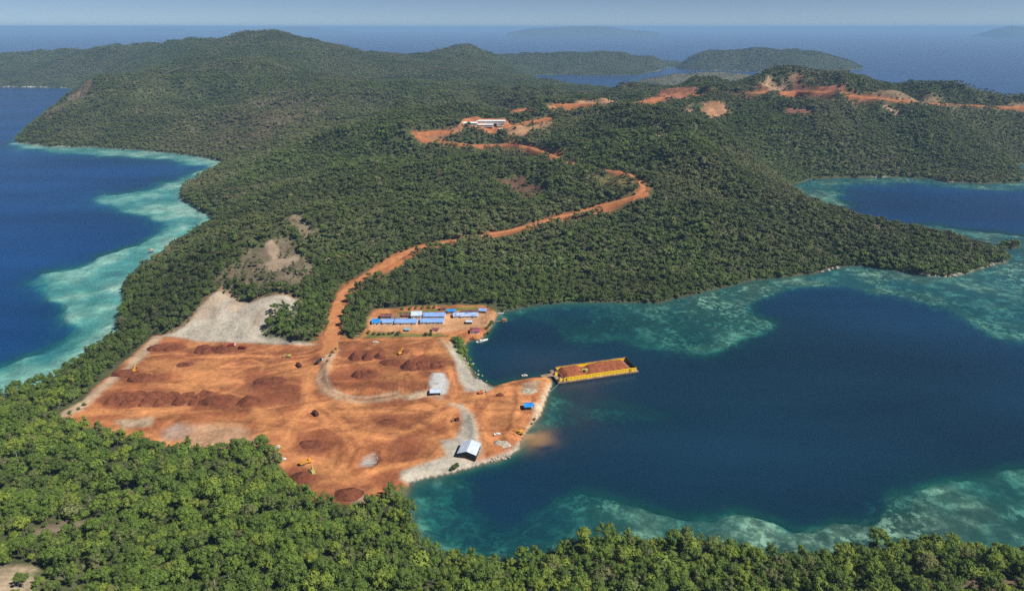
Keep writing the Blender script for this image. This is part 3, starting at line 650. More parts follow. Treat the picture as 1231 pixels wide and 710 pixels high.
patch([(440, 380), (535, 376), (596, 372), (594, 390), (540, 398), (445, 396)], lin(.46, .27, .145), 3, 0.75)
patch([(440, 400), (470, 399), (530, 401), (540, 404), (440, 406)], lin(.11, .14, .04), 2.5, 0.85)
patch([(478, 374), (530, 370), (575, 368), (575, 371), (530, 373), (480, 377)], lin(.10, .16, .03), 2, 0.9)
patch([(541, 404), (556, 406), (560, 425), (572, 445), (566, 446), (552, 428)], lin(.13, .16, .05), 2.5, 0.75)
gm = sstep(-1, 4, MSD[B] + (n2 - 0.5) * 6) * (sdb > -1)
paint(gm, mc, B)
# quarry face
qz = 15.0
q_sd = poly_sd(BX, BY, [P(*p) for p in ((196, 402, 5), (222, 390, 10), (238, 372, 18), (250, 357, 24), (264, 352, 26), (300, 361, 27), (345, 357, 28), (363, 361, 26), (360, 380, 18), (336, 392, 11), (316, 404, 7), (385, 414, 5), (300, 412, 5), (230, 408, 5))])
qm = sstep(-3, 4, q_sd + (n1 - 0.5) * 8)
qc = lin(.40, .36, .295) * (0.70 + 0.55 * fbm(BX * 1.6, BY * 0.35, 14, 5, 91)[:, None]); qt = sstep(.45, .7, fbm(BX, BY, 24, 4, 92))[:, None] * .55; qc = qc * (1 - qt) + lin(.36, .25, .16) * qt
paint(qm, qc, B)
rim = np.exp(-((q_sd + 2) / 3.0) ** 2) * 0.5 * (BY > P(250, 400, 5)[1]); paint(rim, lin(.30, .17, .11), B)
fb = forest[B]; fb = np.where((MSD[B] > -16) & (sdb < 14) & (BX > -60), 0, fb); fb = fb * (1 - sstep(-2.5, 1.0, MSD[B])) * (1 - sstep(-2, 1, q_sd)); forest[B] = fb
# little wood inside the quarry corner and scrub strips inside the camp
for pts, a in (([(346, 408), (350, 396), (364, 380), (385, 372), (396, 380), (392, 396), (376, 406)], 1.0), ([(413, 405), (418, 385), (432, 372), (446, 372), (442, 384), (434, 404)], 1.0), ([(318, 404), (330, 394), (346, 384), (352, 392), (336, 404)], 0.8)):
    s_ = sdpx(pts, 6.0); forest[B] = np.maximum(forest[B], a * sstep(-2, 1, s_)); paint(sstep(-3, 3, s_) * 0.8, C_FLOOR * 1.5, B)
# seabed colours: pale sand, dark coral heads, silty corners
ocean = np.clip(sstep(-150, -260, GX) * (GY < 900) + sstep(-200, -500, GX) * (GY >= 900), 0, 1)
coral = (1 - 0.7 * ocean) * sstep(0.36, 0.62, fbm(GX, GY, 9, 4, 95) * 0.6 + fbm(GX, GY, 40, 3, 96) * 0.4)
sea_c = lin(.48, .50, .38) * (1 - coral[..., None]) + lin(.085, .090, .070) * coral[..., None]
band = np.clip(np.exp(-((RSD - 6) / np.clip(GY / 40, 12, 60)) ** 2), 0, 1) * sstep(.35, .6, reef_n)     # pale crest along the drop-off
band = band * (0.22 + 0.3 * ocean)
sea_c = sea_c * (1 - band[..., None]) + lin(.52, .53, .44) * band[..., None]
sea_c = sea_c * (1 - ocean[..., None] * 0.7 * (1 - coral[..., None])) + lin(.80, .80, .72) * (ocean[..., None] * 0.7 * (1 - coral[..., None]))
uw = sstep(-0.5, -2.5, SD)
col = col * (1 - uw[..., None]) + sea_c * uw[..., None]
reef_a = uw * (1 - 0.75 * ocean) * (0.55 + 0.45 * sstep(.3, .6, fbm(GX, GY, 60, 3, 97)))
rockw = sstep(1.5, -0.5, SD) * sstep(-7, -1.5, SD); paint(rockw * 0.6, lin(.10, .09, .065))
beach = sstep(0.55, 0.70, fbm(GX, GY, 110, 3, 73)) * np.where((GY < 470) & (GX > -140), 0, 1); nsh = sstep(-9, -1, SD) * (SD < 1) * (1 - beach) * (1 - ocean)
paint(nsh * 0.8, lin(.06, .06, .04))
forest = np.where(SD > 0.8, forest, 0)

# ------------------------------------------------------------------ terrain and sea meshes
def grid_mesh(name, X, Y, Zz, keep=None):
    r, c = X.shape; idx = np.arange(r * c).reshape(r, c)
    q = np.stack([idx[:-1, :-1], idx[:-1, 1:], idx[1:, 1:], idx[1:, :-1]], -1).reshape(-1, 4)
    if keep is not None: q = q[keep.reshape(-1)]
    me = bpy.data.meshes.new(name)
    me.vertices.add(r * c); me.vertices.foreach_set("co", np.stack([X, Y, Zz], -1).astype(np.float32).ravel())
    n = len(q); me.loops.add(n * 4); me.loops.foreach_set("vertex_index", q.astype(np.int32).ravel())
    me.polygons.add(n); me.polygons.foreach_set("loop_start", np.arange(0, n * 4, 4, dtype=np.int32))
    me.polygons.foreach_set("loop_total", np.full(n, 4, np.int32))
    me.polygons.foreach_set("use_smooth", np.ones(n, bool))
    me.update(calc_edges=True); return me
# leave out the sea floor where nothing of it can be seen through the water
vis = (SD > -12) | (depth < 34)
keep = vis[:-1, :-1] | vis[1:, 1:] | vis[:-1, 1:] | vis[1:, :-1]
tm = grid_mesh("terrain", GX, GY, Z, keep)
a = tm.color_attributes.new("Col", 'FLOAT_COLOR', 'POINT')
a.data.foreach_set("color", np.concatenate([np.clip(col, 0, 1), np.ones((NR, NU, 1))], -1).astype(np.float32).ravel())
ra_ = tm.attributes.new('reef', 'FLOAT', 'POINT'); ra_.data.foreach_set('value', reef_a.astype(np.float32).ravel())
tm.materials.append(M['terrain']); struct(obj("terrain", tm))

wi = np.unique(np.r_[np.arange(0, NR, 2), NR - 1]); wj = np.unique(np.r_[np.arange(0, NU, 2), NU - 1])
far_y = np.array([8200, 9500, 11500, 15000, 22000, 36000, 60000, 150000.0]); far_u = np.array([-4.0, -2.2, -1.4]); 
WYs = np.r_[ys[wi], far_y]; WUs = np.r_[far_u, us[wj], -far_u[::-1]]
WY = np.repeat(WYs[:, None], len(WUs), 1); WX = WUs[None] * (WY + 250)
r0, c0 = len(wi), len(far_u)
def sea_attr(a, fill):
    o = np.full(WY.shape, fill, float); o[:r0, c0:c0 + len(wj)] = a[np.ix_(wi, wj)]; return o
# the bay is greener and darker than the open sea
bx, by = P(850, 470); bayK = np.exp(-(((KX - bx) / 520) ** 2 + ((KY - by) / 330) ** 2) ** 2)
b2x, b2y = P(1130, 250); bayK = np.clip(bayK + 0.45 * np.exp(-(((KX - b2x) / 400) ** 2 + ((KY - b2y) / 220) ** 2)), 0, 1)
bay = up(bayK)
sx, sy = P(652, 524); silt = 0.80 * np.exp(-(((GX - sx + 12) / 19) ** 2 + ((GY - sy) / 19) ** 2) ** 1.3) * sstep(0.34, 0.66, fbm(GX * .7, GY * 1.2, 20, 5, 99) + 0.12)
sx, sy = P(672, 470); silt = silt + 0.10 * np.exp(-(((GX - sx) / 40) ** 2 + ((GY - sy) / 60) ** 2)) * fbm(GX, GY, 30, 3, 98)
wk = (SD < 30); wk = wk[np.ix_(wi, wj)]
kw = np.ones((len(WYs) - 1, len(WUs) - 1), bool); kk = wk[:-1, :-1] | wk[1:, 1:] | wk[1:, :-1] | wk[:-1, 1:]
kw[:r0 - 1, c0:c0 + len(wj) - 1] = kk
wm = grid_mesh("sea", WX, WY, np.zeros(WY.shape), kw)
for nm, arr in (("depth", sea_attr(depth, 60)), ("bay", sea_attr(bay, 0)), ("silt", sea_attr(silt, 0))):
    at = wm.attributes.new(nm, 'FLOAT', 'POINT'); at.data.foreach_set("value", arr.astype(np.float32).ravel())
wm.materials.append(M['water']); struct(obj("sea", wm))

# road surfaces, laid just over the benched ground
for q, wid in roads:
    n = len(q); tg = np.gradient(q[:, :2], axis=0); tg /= np.linalg.norm(tg, axis=1)[:, None]; nn = np.stack([-tg[:, 1], tg[:, 0]], 1)
    rows = []
    for k, s in enumerate((-1, -0.33, 0.33, 1)):
        ww = wid * s * (0.9 + 0.25 * np.array([vnoise(np.array([i * 0.6]), np.array([k * 5.0]), 4)[0] for i in range(n)]))
        x = q[:, 0] + nn[:, 0] * ww; y = q[:, 1] + nn[:, 1] * ww
        rows.append(np.stack([x, y, np.maximum(samp(Z, x, y), q[:, 2] - 0.3) + (0.3 if abs(s) < 1 else 0.12)], 1))
    A = np.stack(rows, 1)
    me = grid_mesh("dirt_road", A[..., 0], A[..., 1], A[..., 2]); me.materials.append(M['road']); struct(obj("dirt_road", me))

# islands along the horizon
def far_island(pts, dist, seed):
    """skyline in photo pixels at a distance; a rough ridge with two flanks"""
    s = np.linspace(0, 1, 60); p = np.array(pts, float); d = np.linspace(0, 1, len(p))
    px = np.interp(s, d, p[:, 0]); py = np.interp(s, d, p[:, 1])
    x = []; z = []
    for a, b in zip(px, py):
        rx, ry, rz = ray(a, b); t = dist / ry; x.append(rx * t); z.append(CAM_H + rz * t)
    x = np.array(x); z = np.maximum(np.array(z), 5); z = z * (1 + 0.3 * (fbm(x, x * 0, 900, 4, seed) - 0.5)); z[[0, -1]] = 2
    w = z * 4 + 200; rr = []
    for k, f in ((-1, -0.02), (-0.6, 0.45), (-0.25, 0.8), (0, 1.0), (0.4, 0.6), (1, -0.02)):
        yy = dist + w * k + (fbm(x + 50 * k, x * 0 + k * 999, 1200, 3, seed + 3) - 0.5) * 500; rr.append(np.stack([x, yy, z * f], 1))
    A = np.stack(rr, 0); me = grid_mesh("island", A[..., 0], A[..., 1], A[..., 2]); me.materials.append(M['far_forest']); struct(obj("island", me))
M['far_forest'] = soil_mat("far_forest", (.03, .05, .025), (.07, .09, .04), 0.004, 0.2)
far_island([(608, 40), (625, 36), (640, 33), (665, 33.5), (690, 32), (715, 31.5), (735, 32), (755, 36), (775, 37), (795, 40)], 26000, 3)
far_island([(1188, 40), (1196, 34), (1210, 31), (1225, 31), (1240, 33), (1262, 40)], 24000, 5)
far_island([(120, 40), (155, 37), (190, 34), (200, 33), (225, 36), (260, 36), (300, 35), (330, 34), (370, 33), (400, 35), (425, 39)], 42000, 8)
far_island([(-60, 40), (0, 37), (60, 38), (110, 40)], 46000, 9)
far_island([(485, 40), (495, 37.5), (505, 40)], 40000, 10)

# ------------------------------------------------------------------ trees
def ico(sub):
    bm = bmesh.new(); bmesh.ops.create_icosphere(bm, subdivisions=sub, radius=1.0)
    v = [tuple(q.co) for q in bm.verts]; f = [tuple(q.index for q in a.verts) for a in bm.faces]; bm.free(); return v, f
ICO = ico(2)
def leaf_cloud(seed, lobes, n, size, flat=1.0, core=0.80):
    """leaf clumps over uneven lobes; returns verts, quads, per-vertex tone"""
    r = random.Random(seed); V = []; F = []; T = []
    tot = sum(l[3] ** 2 for l in lobes)
    for (lx, ly, lz, lr) in lobes:
        lt = r.random()
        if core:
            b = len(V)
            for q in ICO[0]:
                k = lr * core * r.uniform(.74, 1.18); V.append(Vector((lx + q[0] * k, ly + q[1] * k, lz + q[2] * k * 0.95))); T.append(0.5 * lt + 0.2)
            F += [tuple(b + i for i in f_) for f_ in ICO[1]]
        for _ in range(max(4, int(n * lr * lr / tot))):
            u = r.uniform(-0.6, 1.0); a = r.uniform(0, 2 * math.pi); q = math.sqrt(max(0, 1 - u * u))
            nrm = Vector((q * math.cos(a), q * math.sin(a), u)); rad = lr * r.uniform(0.66, 1.22)
            c = Vector((lx, ly, lz)) + Vector((nrm.x, nrm.y, nrm.z * flat)) * rad
            nn_ = (nrm + Vector((r.uniform(-.4, .4), r.uniform(-.4, .4), r.uniform(-.1, .5)))).normalized()
            x = nn_.cross(Vector((r.uniform(-1, 1), r.uniform(-1, 1), 0.3))).normalized(); y = nn_.cross(x)
            s = size * r.uniform(0.6, 1.35); b = len(V); k = 0.25 * s
            V += [c + x * s * r.uniform(.7, 1) - nn_ * k, c + y * s * r.uniform(.5, 1), c - x * s * r.uniform(.7, 1) - nn_ * k, c - y * s * r.uniform(.5, 1)]
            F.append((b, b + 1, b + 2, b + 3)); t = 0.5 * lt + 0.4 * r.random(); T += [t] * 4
    return V, F, T
def lobes_for(kind, seed):
    r = random.Random(seed); L_ = []
    if kind == 'round':
        for k in range(9): a = k * 2.4 + r.random(); q = 0.25 * math.sqrt(k / 9) * r.uniform(.8, 1.25); L_.append((q * math.cos(a), q * math.sin(a), 0.72 - q * 0.55 + r.uniform(-.05, .05), r.uniform(.12, .17)))
    elif kind == 'tall':
        for k in range(8): a = k * 2.4 + r.random(); q = r.uniform(.03, .16); L_.append((q * math.cos(a), q * math.sin(a), 0.40 + 0.065 * k, r.uniform(.10, .14) * (1.1 - 0.05 * k)))
    elif kind == 'spread':
        for k in range(11): a = k * 2.4 + r.random(); q = 0.36 * math.sqrt(k / 11) * r.uniform(.85, 1.15); L_.append((q * math.cos(a), q * math.sin(a), 0.74 - q * 0.25 + r.uniform(-.06, .05), r.uniform(.10, .14)))
    elif kind == 'bush':
        for k in range(6): a = k * 2.4 + r.random(); q = 0.28 * math.sqrt(k / 6); L_.append((q * math.cos(a), q * math.sin(a), 0.42 + r.uniform(-.1, .15) - q * .4, r.uniform(.22, .32)))
    elif kind == 'sparse':
        for k in range(6): a = k * 2.4 + r.random(); q = r.uniform(.08, .24); L_.append((q * math.cos(a), q * math.sin(a), 0.62 + 0.05 * k + r.uniform(-.05, .05), r.uniform(.07, .10)))
    return L_
def cloud_mesh(name, V, F, T, m):
    me = bpy.data.meshes.new(name); me.from_pydata([tuple(v) for v in V], [], F); me.update()
    at = me.attributes.new("v", 'FLOAT', 'POINT'); at.data.foreach_set("value", np.array(T, np.float32)); me.materials.append(m); return me
def wood(kind, lobes, seed, th, pale=False, branches=True):
    r = random.Random(seed); b = MB(); top = 0.62 if kind != 'bush' else 0.3
    bend = (r.uniform(-.02, .02), r.uniform(-.02, .02))
    b.cyl((0, 0, -0.06), (bend[0], bend[1], top * 0.55), th, 6, th * 0.72); b.cyl((bend[0], bend[1], top * 0.55), (bend[0] * 2, bend[1] * 2, top), th * 0.72, 6, th * 0.4)
    if branches:
        for (x, y, z, q) in lobes[::2]:
            b.cyl((bend[0], bend[1], top * r.uniform(.55, .8)), (x * .9, y * .9, z), th * 0.35, 4, th * 0.12)
    return b
KINDS = [('round', 1, 620, .028, .016), ('tall', 2, 560, .028, .015), ('spread', 3, 680, .026, .016), ('bush', 4, 380, .048, .02), ('sparse', 5, 200, .026, .012), ('round', 8, 600, .030, .015), ('tall', 9, 540, .030, .014)]
CROWN, TRUNK, NEAR = [], [], []
for i, (k, sd_, n, s, th) in enumerate(KINDS):
    lb = lobes_for(k, sd_); V, F, T = leaf_cloud(sd_ * 31, lb, n, s, core=0.66 if k != 'sparse' else 0)
    CROWN.append(cloud_mesh("crown", V, F, T, M['leaf']))
    wb = wood(k, lb, sd_, th); TRUNK.append(wb.mesh("trunk", 'bark_pale' if k == 'sparse' else 'bark'))
    V2, F2, T2 = V, F, T; o = len(V2)
    me = bpy.data.meshes.new("tree_whole"); me.from_pydata([tuple(v) for v in V2] + wb.v, [], F2 + [tuple(q + o for q in f) for f in wb.f]); me.update()
    at = me.attributes.new("v", 'FLOAT', 'POINT'); at.data.foreach_set("value", np.array(T2 + [0.] * len(wb.v), np.float32))
    me.materials.append(M['leaf']); me.materials.append(M['bark_pale'] if k == 'sparse' else M['bark'])
    me.polygons.foreach_set("material_index", np.array([0] * len(F2) + [1] * len(wb.f), np.int32)); NEAR.append(me)
FARK = [('round', 1), ('tall', 2), ('spread', 3), ('bush', 4), ('sparse', 8)]
for k, sd_ in FARK:
    lb = lobes_for(k, sd_)[::1]; V, F, T = leaf_cloud(sd_ * 77, lb, 110, .040 if k != 'bush' else .075, core=0.86 if k != 'sparse' else 0.45)
    NEAR.append(cloud_mesh("tree_far", V, F, T, M['leaf']))
NK = len(KINDS)
tree_col = bpy.data.collections.new("tree_kinds")
for i, me in enumerate(NEAR):
    o = bpy.data.objects.new("tree_kind_%02d" % i, me); tree_col.objects.link(o)

pts = []
def scatter(y0, y1, s, hmin, hmax, far, prob=1.0, fringe=False):
    x1 = 0.90 * (y1 + 250)
    gx, gy = np.meshgrid(np.arange(-x1, x1, s), np.arange(y0, y1, s * 0.92))
    gx = gx + RNG.uniform(-.48, .48, gx.shape) * s + (np.arange(gx.shape[0])[:, None] % 2) * s * 0.5; gy = gy + RNG.uniform(-.48, .48, gy.shape) * s
    gx, gy = gx.ravel(), gy.ravel(); m = np.abs(gx) < 0.88 * (gy + 250); gx, gy = gx[m], gy[m]
    f = samp(forest, gx, gy)
    if fringe: sd_f = samp(SD, gx, gy); f = ((sd_f > -0.6) & (sd_f < 7) & (samp(MSD, gx, gy) < -9)) * 0.9
    dn = 0.66 + 0.75 * fbm(gx, gy, 45, 3, 55)
    m = RNG.random(len(gx)) < np.clip(f * dn, 0, 1) * prob * np.where(prob < 1, f > .8, 1); gx, gy, f = gx[m], gy[m], f[m]
    gz = samp(Z, gx, gy); n = len(gx)
    big = fbm(gx, gy, 120, 3, 57); h = hmin + (hmax - hmin) * np.clip(RNG.beta(1.3, 2.6, n) * 1.5 + (big - 0.5) * 0.8, 0, 1.4)
    h = np.where(f < 0.7, h * RNG.uniform(.35, .8, n), h)
    if far: k = NK + RNG.choice(5, n, p=[.30, .24, .26, .10, .10])
    else: k = RNG.choice(NK, n, p=[.22, .17, .17, .10, .05, .17, .12])
    # yellow-green near slopes, duller and darker on the hill behind
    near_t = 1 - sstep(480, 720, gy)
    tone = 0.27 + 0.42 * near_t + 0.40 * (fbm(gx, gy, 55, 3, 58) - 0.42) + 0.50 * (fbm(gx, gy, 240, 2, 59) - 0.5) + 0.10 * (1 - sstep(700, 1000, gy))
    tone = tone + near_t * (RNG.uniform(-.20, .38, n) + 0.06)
    shore_t = (1 - sstep(4, 20, samp(SD, gx, gy))) * (gy > 650) * 0.16
    bqx, bqy = hit(318, 150)[:2]
    dry = 0.85 * sstep(.46, .72, fbm(gx, gy, 150, 4, 56)) * sstep(650, 1000, gy) * RNG.uniform(.2, 1, n) + 0.6 * np.exp(-(((gx - bqx) / 330) ** 2 + ((gy - bqy) / 420) ** 2) ** 2) * RNG.uniform(.3, 1, n)
    zf = 0.78 if y0 >= 1700 else 0.9 if far else 1.0
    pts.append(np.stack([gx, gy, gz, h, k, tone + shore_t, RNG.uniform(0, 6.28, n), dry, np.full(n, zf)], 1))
scatter(200, 480, 5.3, 5.5, 13, False)
scatter(200, 480, 12.5, 12, 18, False, 0.5)
scatter(480, 800, 5.0, 5.5, 12.5, False)
scatter(480, 800, 17.0, 12, 15, False, 0.35)
scatter(800, 1150, 5.0, 5, 12.5, True)
scatter(1150, 1700, 5.6, 6, 13, True)
scatter(800, 1700, 22.0, 12, 15.5, True, 0.4)
scatter(1700, 2700, 7.2, 7, 13.5, True)
scatter(2700, 4200, 9.6, 9, 15, True)
scatter(4200, 6800, 13.5, 12, 18, True)
scatter(640, 1250, 3.6, 3.5, 7.5, True, 1.0, True)          # bushes hanging over the waterline
PT = np.concatenate(pts)
# photo position of every tree, to find the 300 that show largest
dxp = PT[:, 0]; fw = PT[:, 1] * CP - (PT[:, 2] + PT[:, 3] * .7 - CAM_H) * SP; upv = PT[:, 1] * SP + (PT[:, 2] + PT[:, 3] * .7 - CAM_H) * CP
ppx = CX + FPX * dxp / fw; ppy = CY - FPX * upv / fw
inside = (ppx > 2) & (ppx < 1229) & (ppy > 400) & (ppy < 706) & (PT[:, 4] < NK)
size = np.where(inside, PT[:, 3] / fw, 0); order = np.argsort(-size)[:300]
sel = np.zeros(len(PT), bool); sel[order] = True
LAB = [("broadleaf_tree", "round-crowned broadleaf tree with lumpy bright green lobes on the wooded slope", "tree"),
       ("slender_tree", "slender upright forest tree with a narrow stacked crown on the wooded slope", "tree"),
       ("spreading_tree", "wide flat-topped spreading tree with crown broader than tall on the wooded slope", "tree"),
       ("bushy_tree", "low bushy tree leafed almost to the ground on the wooded slope", "tree"),
       ("sparse_tree", "thin half-bare tree with pale trunk and few leaf tufts on the wooded slope", "tree"),
       ("broadleaf_tree", "round-crowned broadleaf tree with lumpy bright green lobes on the wooded slope", "tree"),
       ("slender_tree", "slender upright forest tree with a narrow stacked crown on the wooded slope", "tree")]
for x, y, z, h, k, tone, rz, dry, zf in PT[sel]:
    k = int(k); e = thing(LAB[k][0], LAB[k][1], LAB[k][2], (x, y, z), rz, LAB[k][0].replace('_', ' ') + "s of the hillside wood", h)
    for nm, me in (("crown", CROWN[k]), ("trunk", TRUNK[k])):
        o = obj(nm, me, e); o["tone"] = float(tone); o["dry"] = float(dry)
FT = PT[~sel]
fm_ = bpy.data.meshes.new("forest"); fm_.vertices.add(len(FT)); fm_.vertices.foreach_set("co", FT[:, :3].astype(np.float32).ravel())
for nm, c in (("size", 3), ("kind_id", 4), ("tone", 5), ("turn", 6), ("dry", 7), ("squat", 8)):
    if nm == "kind_id": at = fm_.attributes.new(nm, 'INT', 'POINT'); at.data.foreach_set("value", FT[:, c].astype(np.int32))
    else: at = fm_.attributes.new(nm, 'FLOAT', 'POINT'); at.data.foreach_set("value", FT[:, c].astype(np.float32))
fo = obj("forest", fm_); fo['kind'] = 'stuff'; tag(fo, "dense green forest covering the hills and shores around the mine", "forest")
ng = bpy.data.node_groups.new("forest_scatter", 'GeometryNodeTree')
ng.interface.new_socket("Geometry", in_out='INPUT', socket_type='NodeSocketGeometry'); ng.interface.new_socket("Geometry", in_out='OUTPUT', socket_type='NodeSocketGeometry')
gi = ng.nodes.new("NodeGroupInput"); go = ng.nodes.new("NodeGroupOutput")
ip = ng.nodes.new("GeometryNodeInstanceOnPoints"); cn = ng.nodes.new("GeometryNodeCollectionInfo"); cn.inputs[0].default_value = tree_col
cn.inputs["Separate Children"].default_value = True; cn.inputs["Reset Children"].default_value = True
def nat(n, t):
    a = ng.nodes.new("GeometryNodeInputNamedAttribute"); a.data_type = t; a.inputs[0].default_value = n; return a.outputs[0]
cmb = ng.nodes.new("ShaderNodeCombineXYZ"); e2r = ng.nodes.new("FunctionNodeEulerToRotation"); L = ng.links.new
L(nat("turn", 'FLOAT'), cmb.inputs[2]); L(cmb.outputs[0], e2r.inputs[0]); L(e2r.outputs[0], ip.inputs["Rotation"])
sz_ = nat("size", 'FLOAT'); sm_ = ng.nodes.new("ShaderNodeMath"); sm_.operation = 'MULTIPLY'; L(sz_, sm_.inputs[0]); L(nat("squat", 'FLOAT'), sm_.inputs[1])
sv_ = ng.nodes.new("ShaderNodeCombineXYZ"); L(sz_, sv_.inputs[0]); L(sz_, sv_.inputs[1]); L(sm_.outputs[0], sv_.inputs[2]); L(sv_.outputs[0], ip.inputs["Scale"]); L(nat("kind_id", 'INT'), ip.inputs["Instance Index"])
ip.inputs["Pick Instance"].default_value = True; L(cn.outputs[0], ip.inputs["Instance"]); L(gi.outputs[0], ip.inputs["Points"]); L(ip.outputs[0], go.inputs[0])
md = fo.modifiers.new("scatter", 'NODES'); md.node_group = ng
print("TREES", len(PT), "terrain", NR, NU)

# ------------------------------------------------------------------ ore heaps
ORE_MESH = {}
def heap_mesh(seed, ridge):
    """uneven tipped heap, unit radius and unit height; ridge = sharp-crested"""
    if (seed, ridge) in ORE_MESH: return ORE_MESH[(seed, ridge)]
    r = random.Random(seed); nr, na = 9, 28; v = [(0, 0, 1.0)]; f = []
    ph = [r.uniform(0, 6.28) for _ in range(4)]; tips = [(tx + r.uniform(-.1, .1), r.uniform(-.2, .2), r.uniform(.6, 1)) for tx in (-.5, -.25, .25, .5)] if ridge == 1 else [(0.06, 0.05, .93)] if ridge else [(r.uniform(-.5, .5), r.uniform(-.35, .35), r.uniform(.7, 1)) for _ in range(6)]
    for i in range(1, nr + 1):
        for j in range(na):
            a = 2 * math.pi * j / na; q = i / nr * (1 + 0.13 * math.sin(2 * a + ph[0]) + 0.08 * math.sin(5 * a + ph[1]))
            x, y = q * math.cos(a), q * math.sin(a)
            h = max(max(0, hz - math.hypot(x - tx, y - ty) * (1.35 if ridge == 1 else 1.05 if ridge else 1.15)) for tx, ty, hz in tips + [(0, 0, 1.0)])
            if not ridge: h = min(h, 0.72 + 0.1 * math.sin(3 * x + ph[2]) * math.cos(4 * y + ph[3]))
            h += r.uniform(-.035, .035); h = h * (1 - (i / nr) ** 6) - (0.12 if i == nr else 0)
            v.append((x, y, h))
    v[0] = (0, 0, sum(q[2] for q in v[1:na + 1]) / na)
    f += [(0, 1 + j, 1 + (j + 1) % na) for j in range(na)]
    for i in range(nr - 1):
        for j in range(na):
            a, b = 1 + i * na + j, 1 + i * na + (j + 1) % na; f.append((a, a + na, b + na, b))
    me = bpy.data.meshes.new("ore_pile"); me.from_pydata(v, [], f); me.update(); ORE_MESH[(seed, ridge)] = me
    return me
def pile(px, py, a, b, h, deg, label, group=None, m='ore', ridge=True, seed=1):
    me = heap_mesh(seed, (2 if abs(a - b) <= 2.1 else 1) if ridge else 0).copy(); me.materials.clear(); me.materials.append(M[m])
    o = obj("ore_pile", me); p = hit(px, py); o.location = (p.x, p.y, p.z - 0.15); o.scale = (a, b, h * 1.3); o.rotation_euler = (0, 0, math.radians(deg))
    return tag(o, label, "ore pile", group)
for i, x in enumerate((141, 160, 181, 201, 221, 240)):
    pile(x, 479, 13, 7.5, 4.6, 62 + (i % 3) * 5, "sharp-crested dark red ore ridge in the row of parallel ridges", "parallel ore ridges of the large yard", seed=11 + i)
pile(262, 481, 15, 10, 3.4, 10, "broad low red-brown ore heap at the end of the parallel ridges", seed=21, ridge=False)
pile(299, 483, 11, 10, 5.4, 0, "steep dark cone of ore beside the broad low heap", seed=22)
pile(325, 458, 17, 9, 3.6, 4, "long flat-topped dark heap next to the oval tyre track", seed=23, ridge=False)
for i, (x, y, a) in enumerate(((187, 419, 11), (208, 419, 10))):
    pile(x, y, a, 8, 3.6, 20 * i, "low dark heap at the corner where pale track meets the quarry", "heaps at the pale track corner", seed=24 + i, ridge=False)
pile(245, 421, 10.5, 9, 4.6, 0, "rounded dark heap at the foot of the pale quarry face", seed=26, ridge=False)
pile(267, 421, 12.5, 9.5, 5.2, 0, "pointed dark heap with the red truck parked on its flank", seed=27)
pile(222, 438, 8, 6, 1.9, 0, "small flattened dark heap alone in the yard below the quarry", seed=28, ridge=False)
pile(150, 448, 13, 9, 3.0, 15, "low spread heap at the outer edge of the large yard", seed=29, ridge=False)
pile(170, 455, 14, 8.5, 4.2, 8, "dark ore heap under the two yellow excavators", seed=30, ridge=False)
pile(427, 430, 7.5, 8.5, 5.6, 40, "tall dark ore cone nearest the curved pale berm", seed=31)
pile(442, 430, 7, 8, 5.4, 40, "tall dark ore cone in the middle of three in the raised yard", seed=32)
pile(456.5, 429, 6, 7.5, 4.2, 50, "slim dark ore cone next to the excavator in the raised yard", seed=33)
pile(437, 451, 12, 9, 5.0, 10, "large rounded reddish heap alone in front of the three cones", seed=34)
pile(469, 436, 12, 7, 2.8, 0, "low lumpy heap in the centre of the raised yard", seed=35, ridge=False)
pile(493, 441, 10.5, 10, 6.6, 0, "tallest dark ore cone of the raised yard, beginning the long ridge", seed=36)
pile(508, 439, 11, 8.5, 4.4, 5, "dark ridge section joined to the tallest cone", seed=37, ridge=False)
pile(523, 438, 11.5, 8.5, 3.6, -8, "dark tail end of the long ridge by the stone bank", seed=38, ridge=False)
pile(500, 424, 9, 7, 2.8, 0, "pale orange heap behind the tallest cone", m='ore_pale', seed=39, ridge=False)
pile(364, 574, 10.5, 9, 4.2, 0, "dark ore heap being dug by the yellow excavator at the forest edge", seed=40)
pile(418, 594, 11, 9, 3.2, 10, "dark heap in the narrow corner of the yard by the forest", seed=41, ridge=False)
pile(374, 534, 10.5, 8, 1.6, 0, "very low trampled heap in the middle of the lower yard", seed=42, ridge=False)
pile(466, 507, 10, 6, 1.3, 0, "shallow ring of scraped soil below the raised yard", seed=43, ridge=False)
pile(603, 533, 6.5, 5.5, 2.0, 0, "small grey-brown mound inside the curved berm near the shore", m='rock', seed=44, ridge=False)
pile(601, 475, 4.0, 3.6, 2.4, 0, "little dark ore cone on the road to the barge", seed=45)
pile(635, 470, 9, 5, 1.8, 0, "flat grey spoil heap by the causeway", m='rock', seed=46, ridge=False)

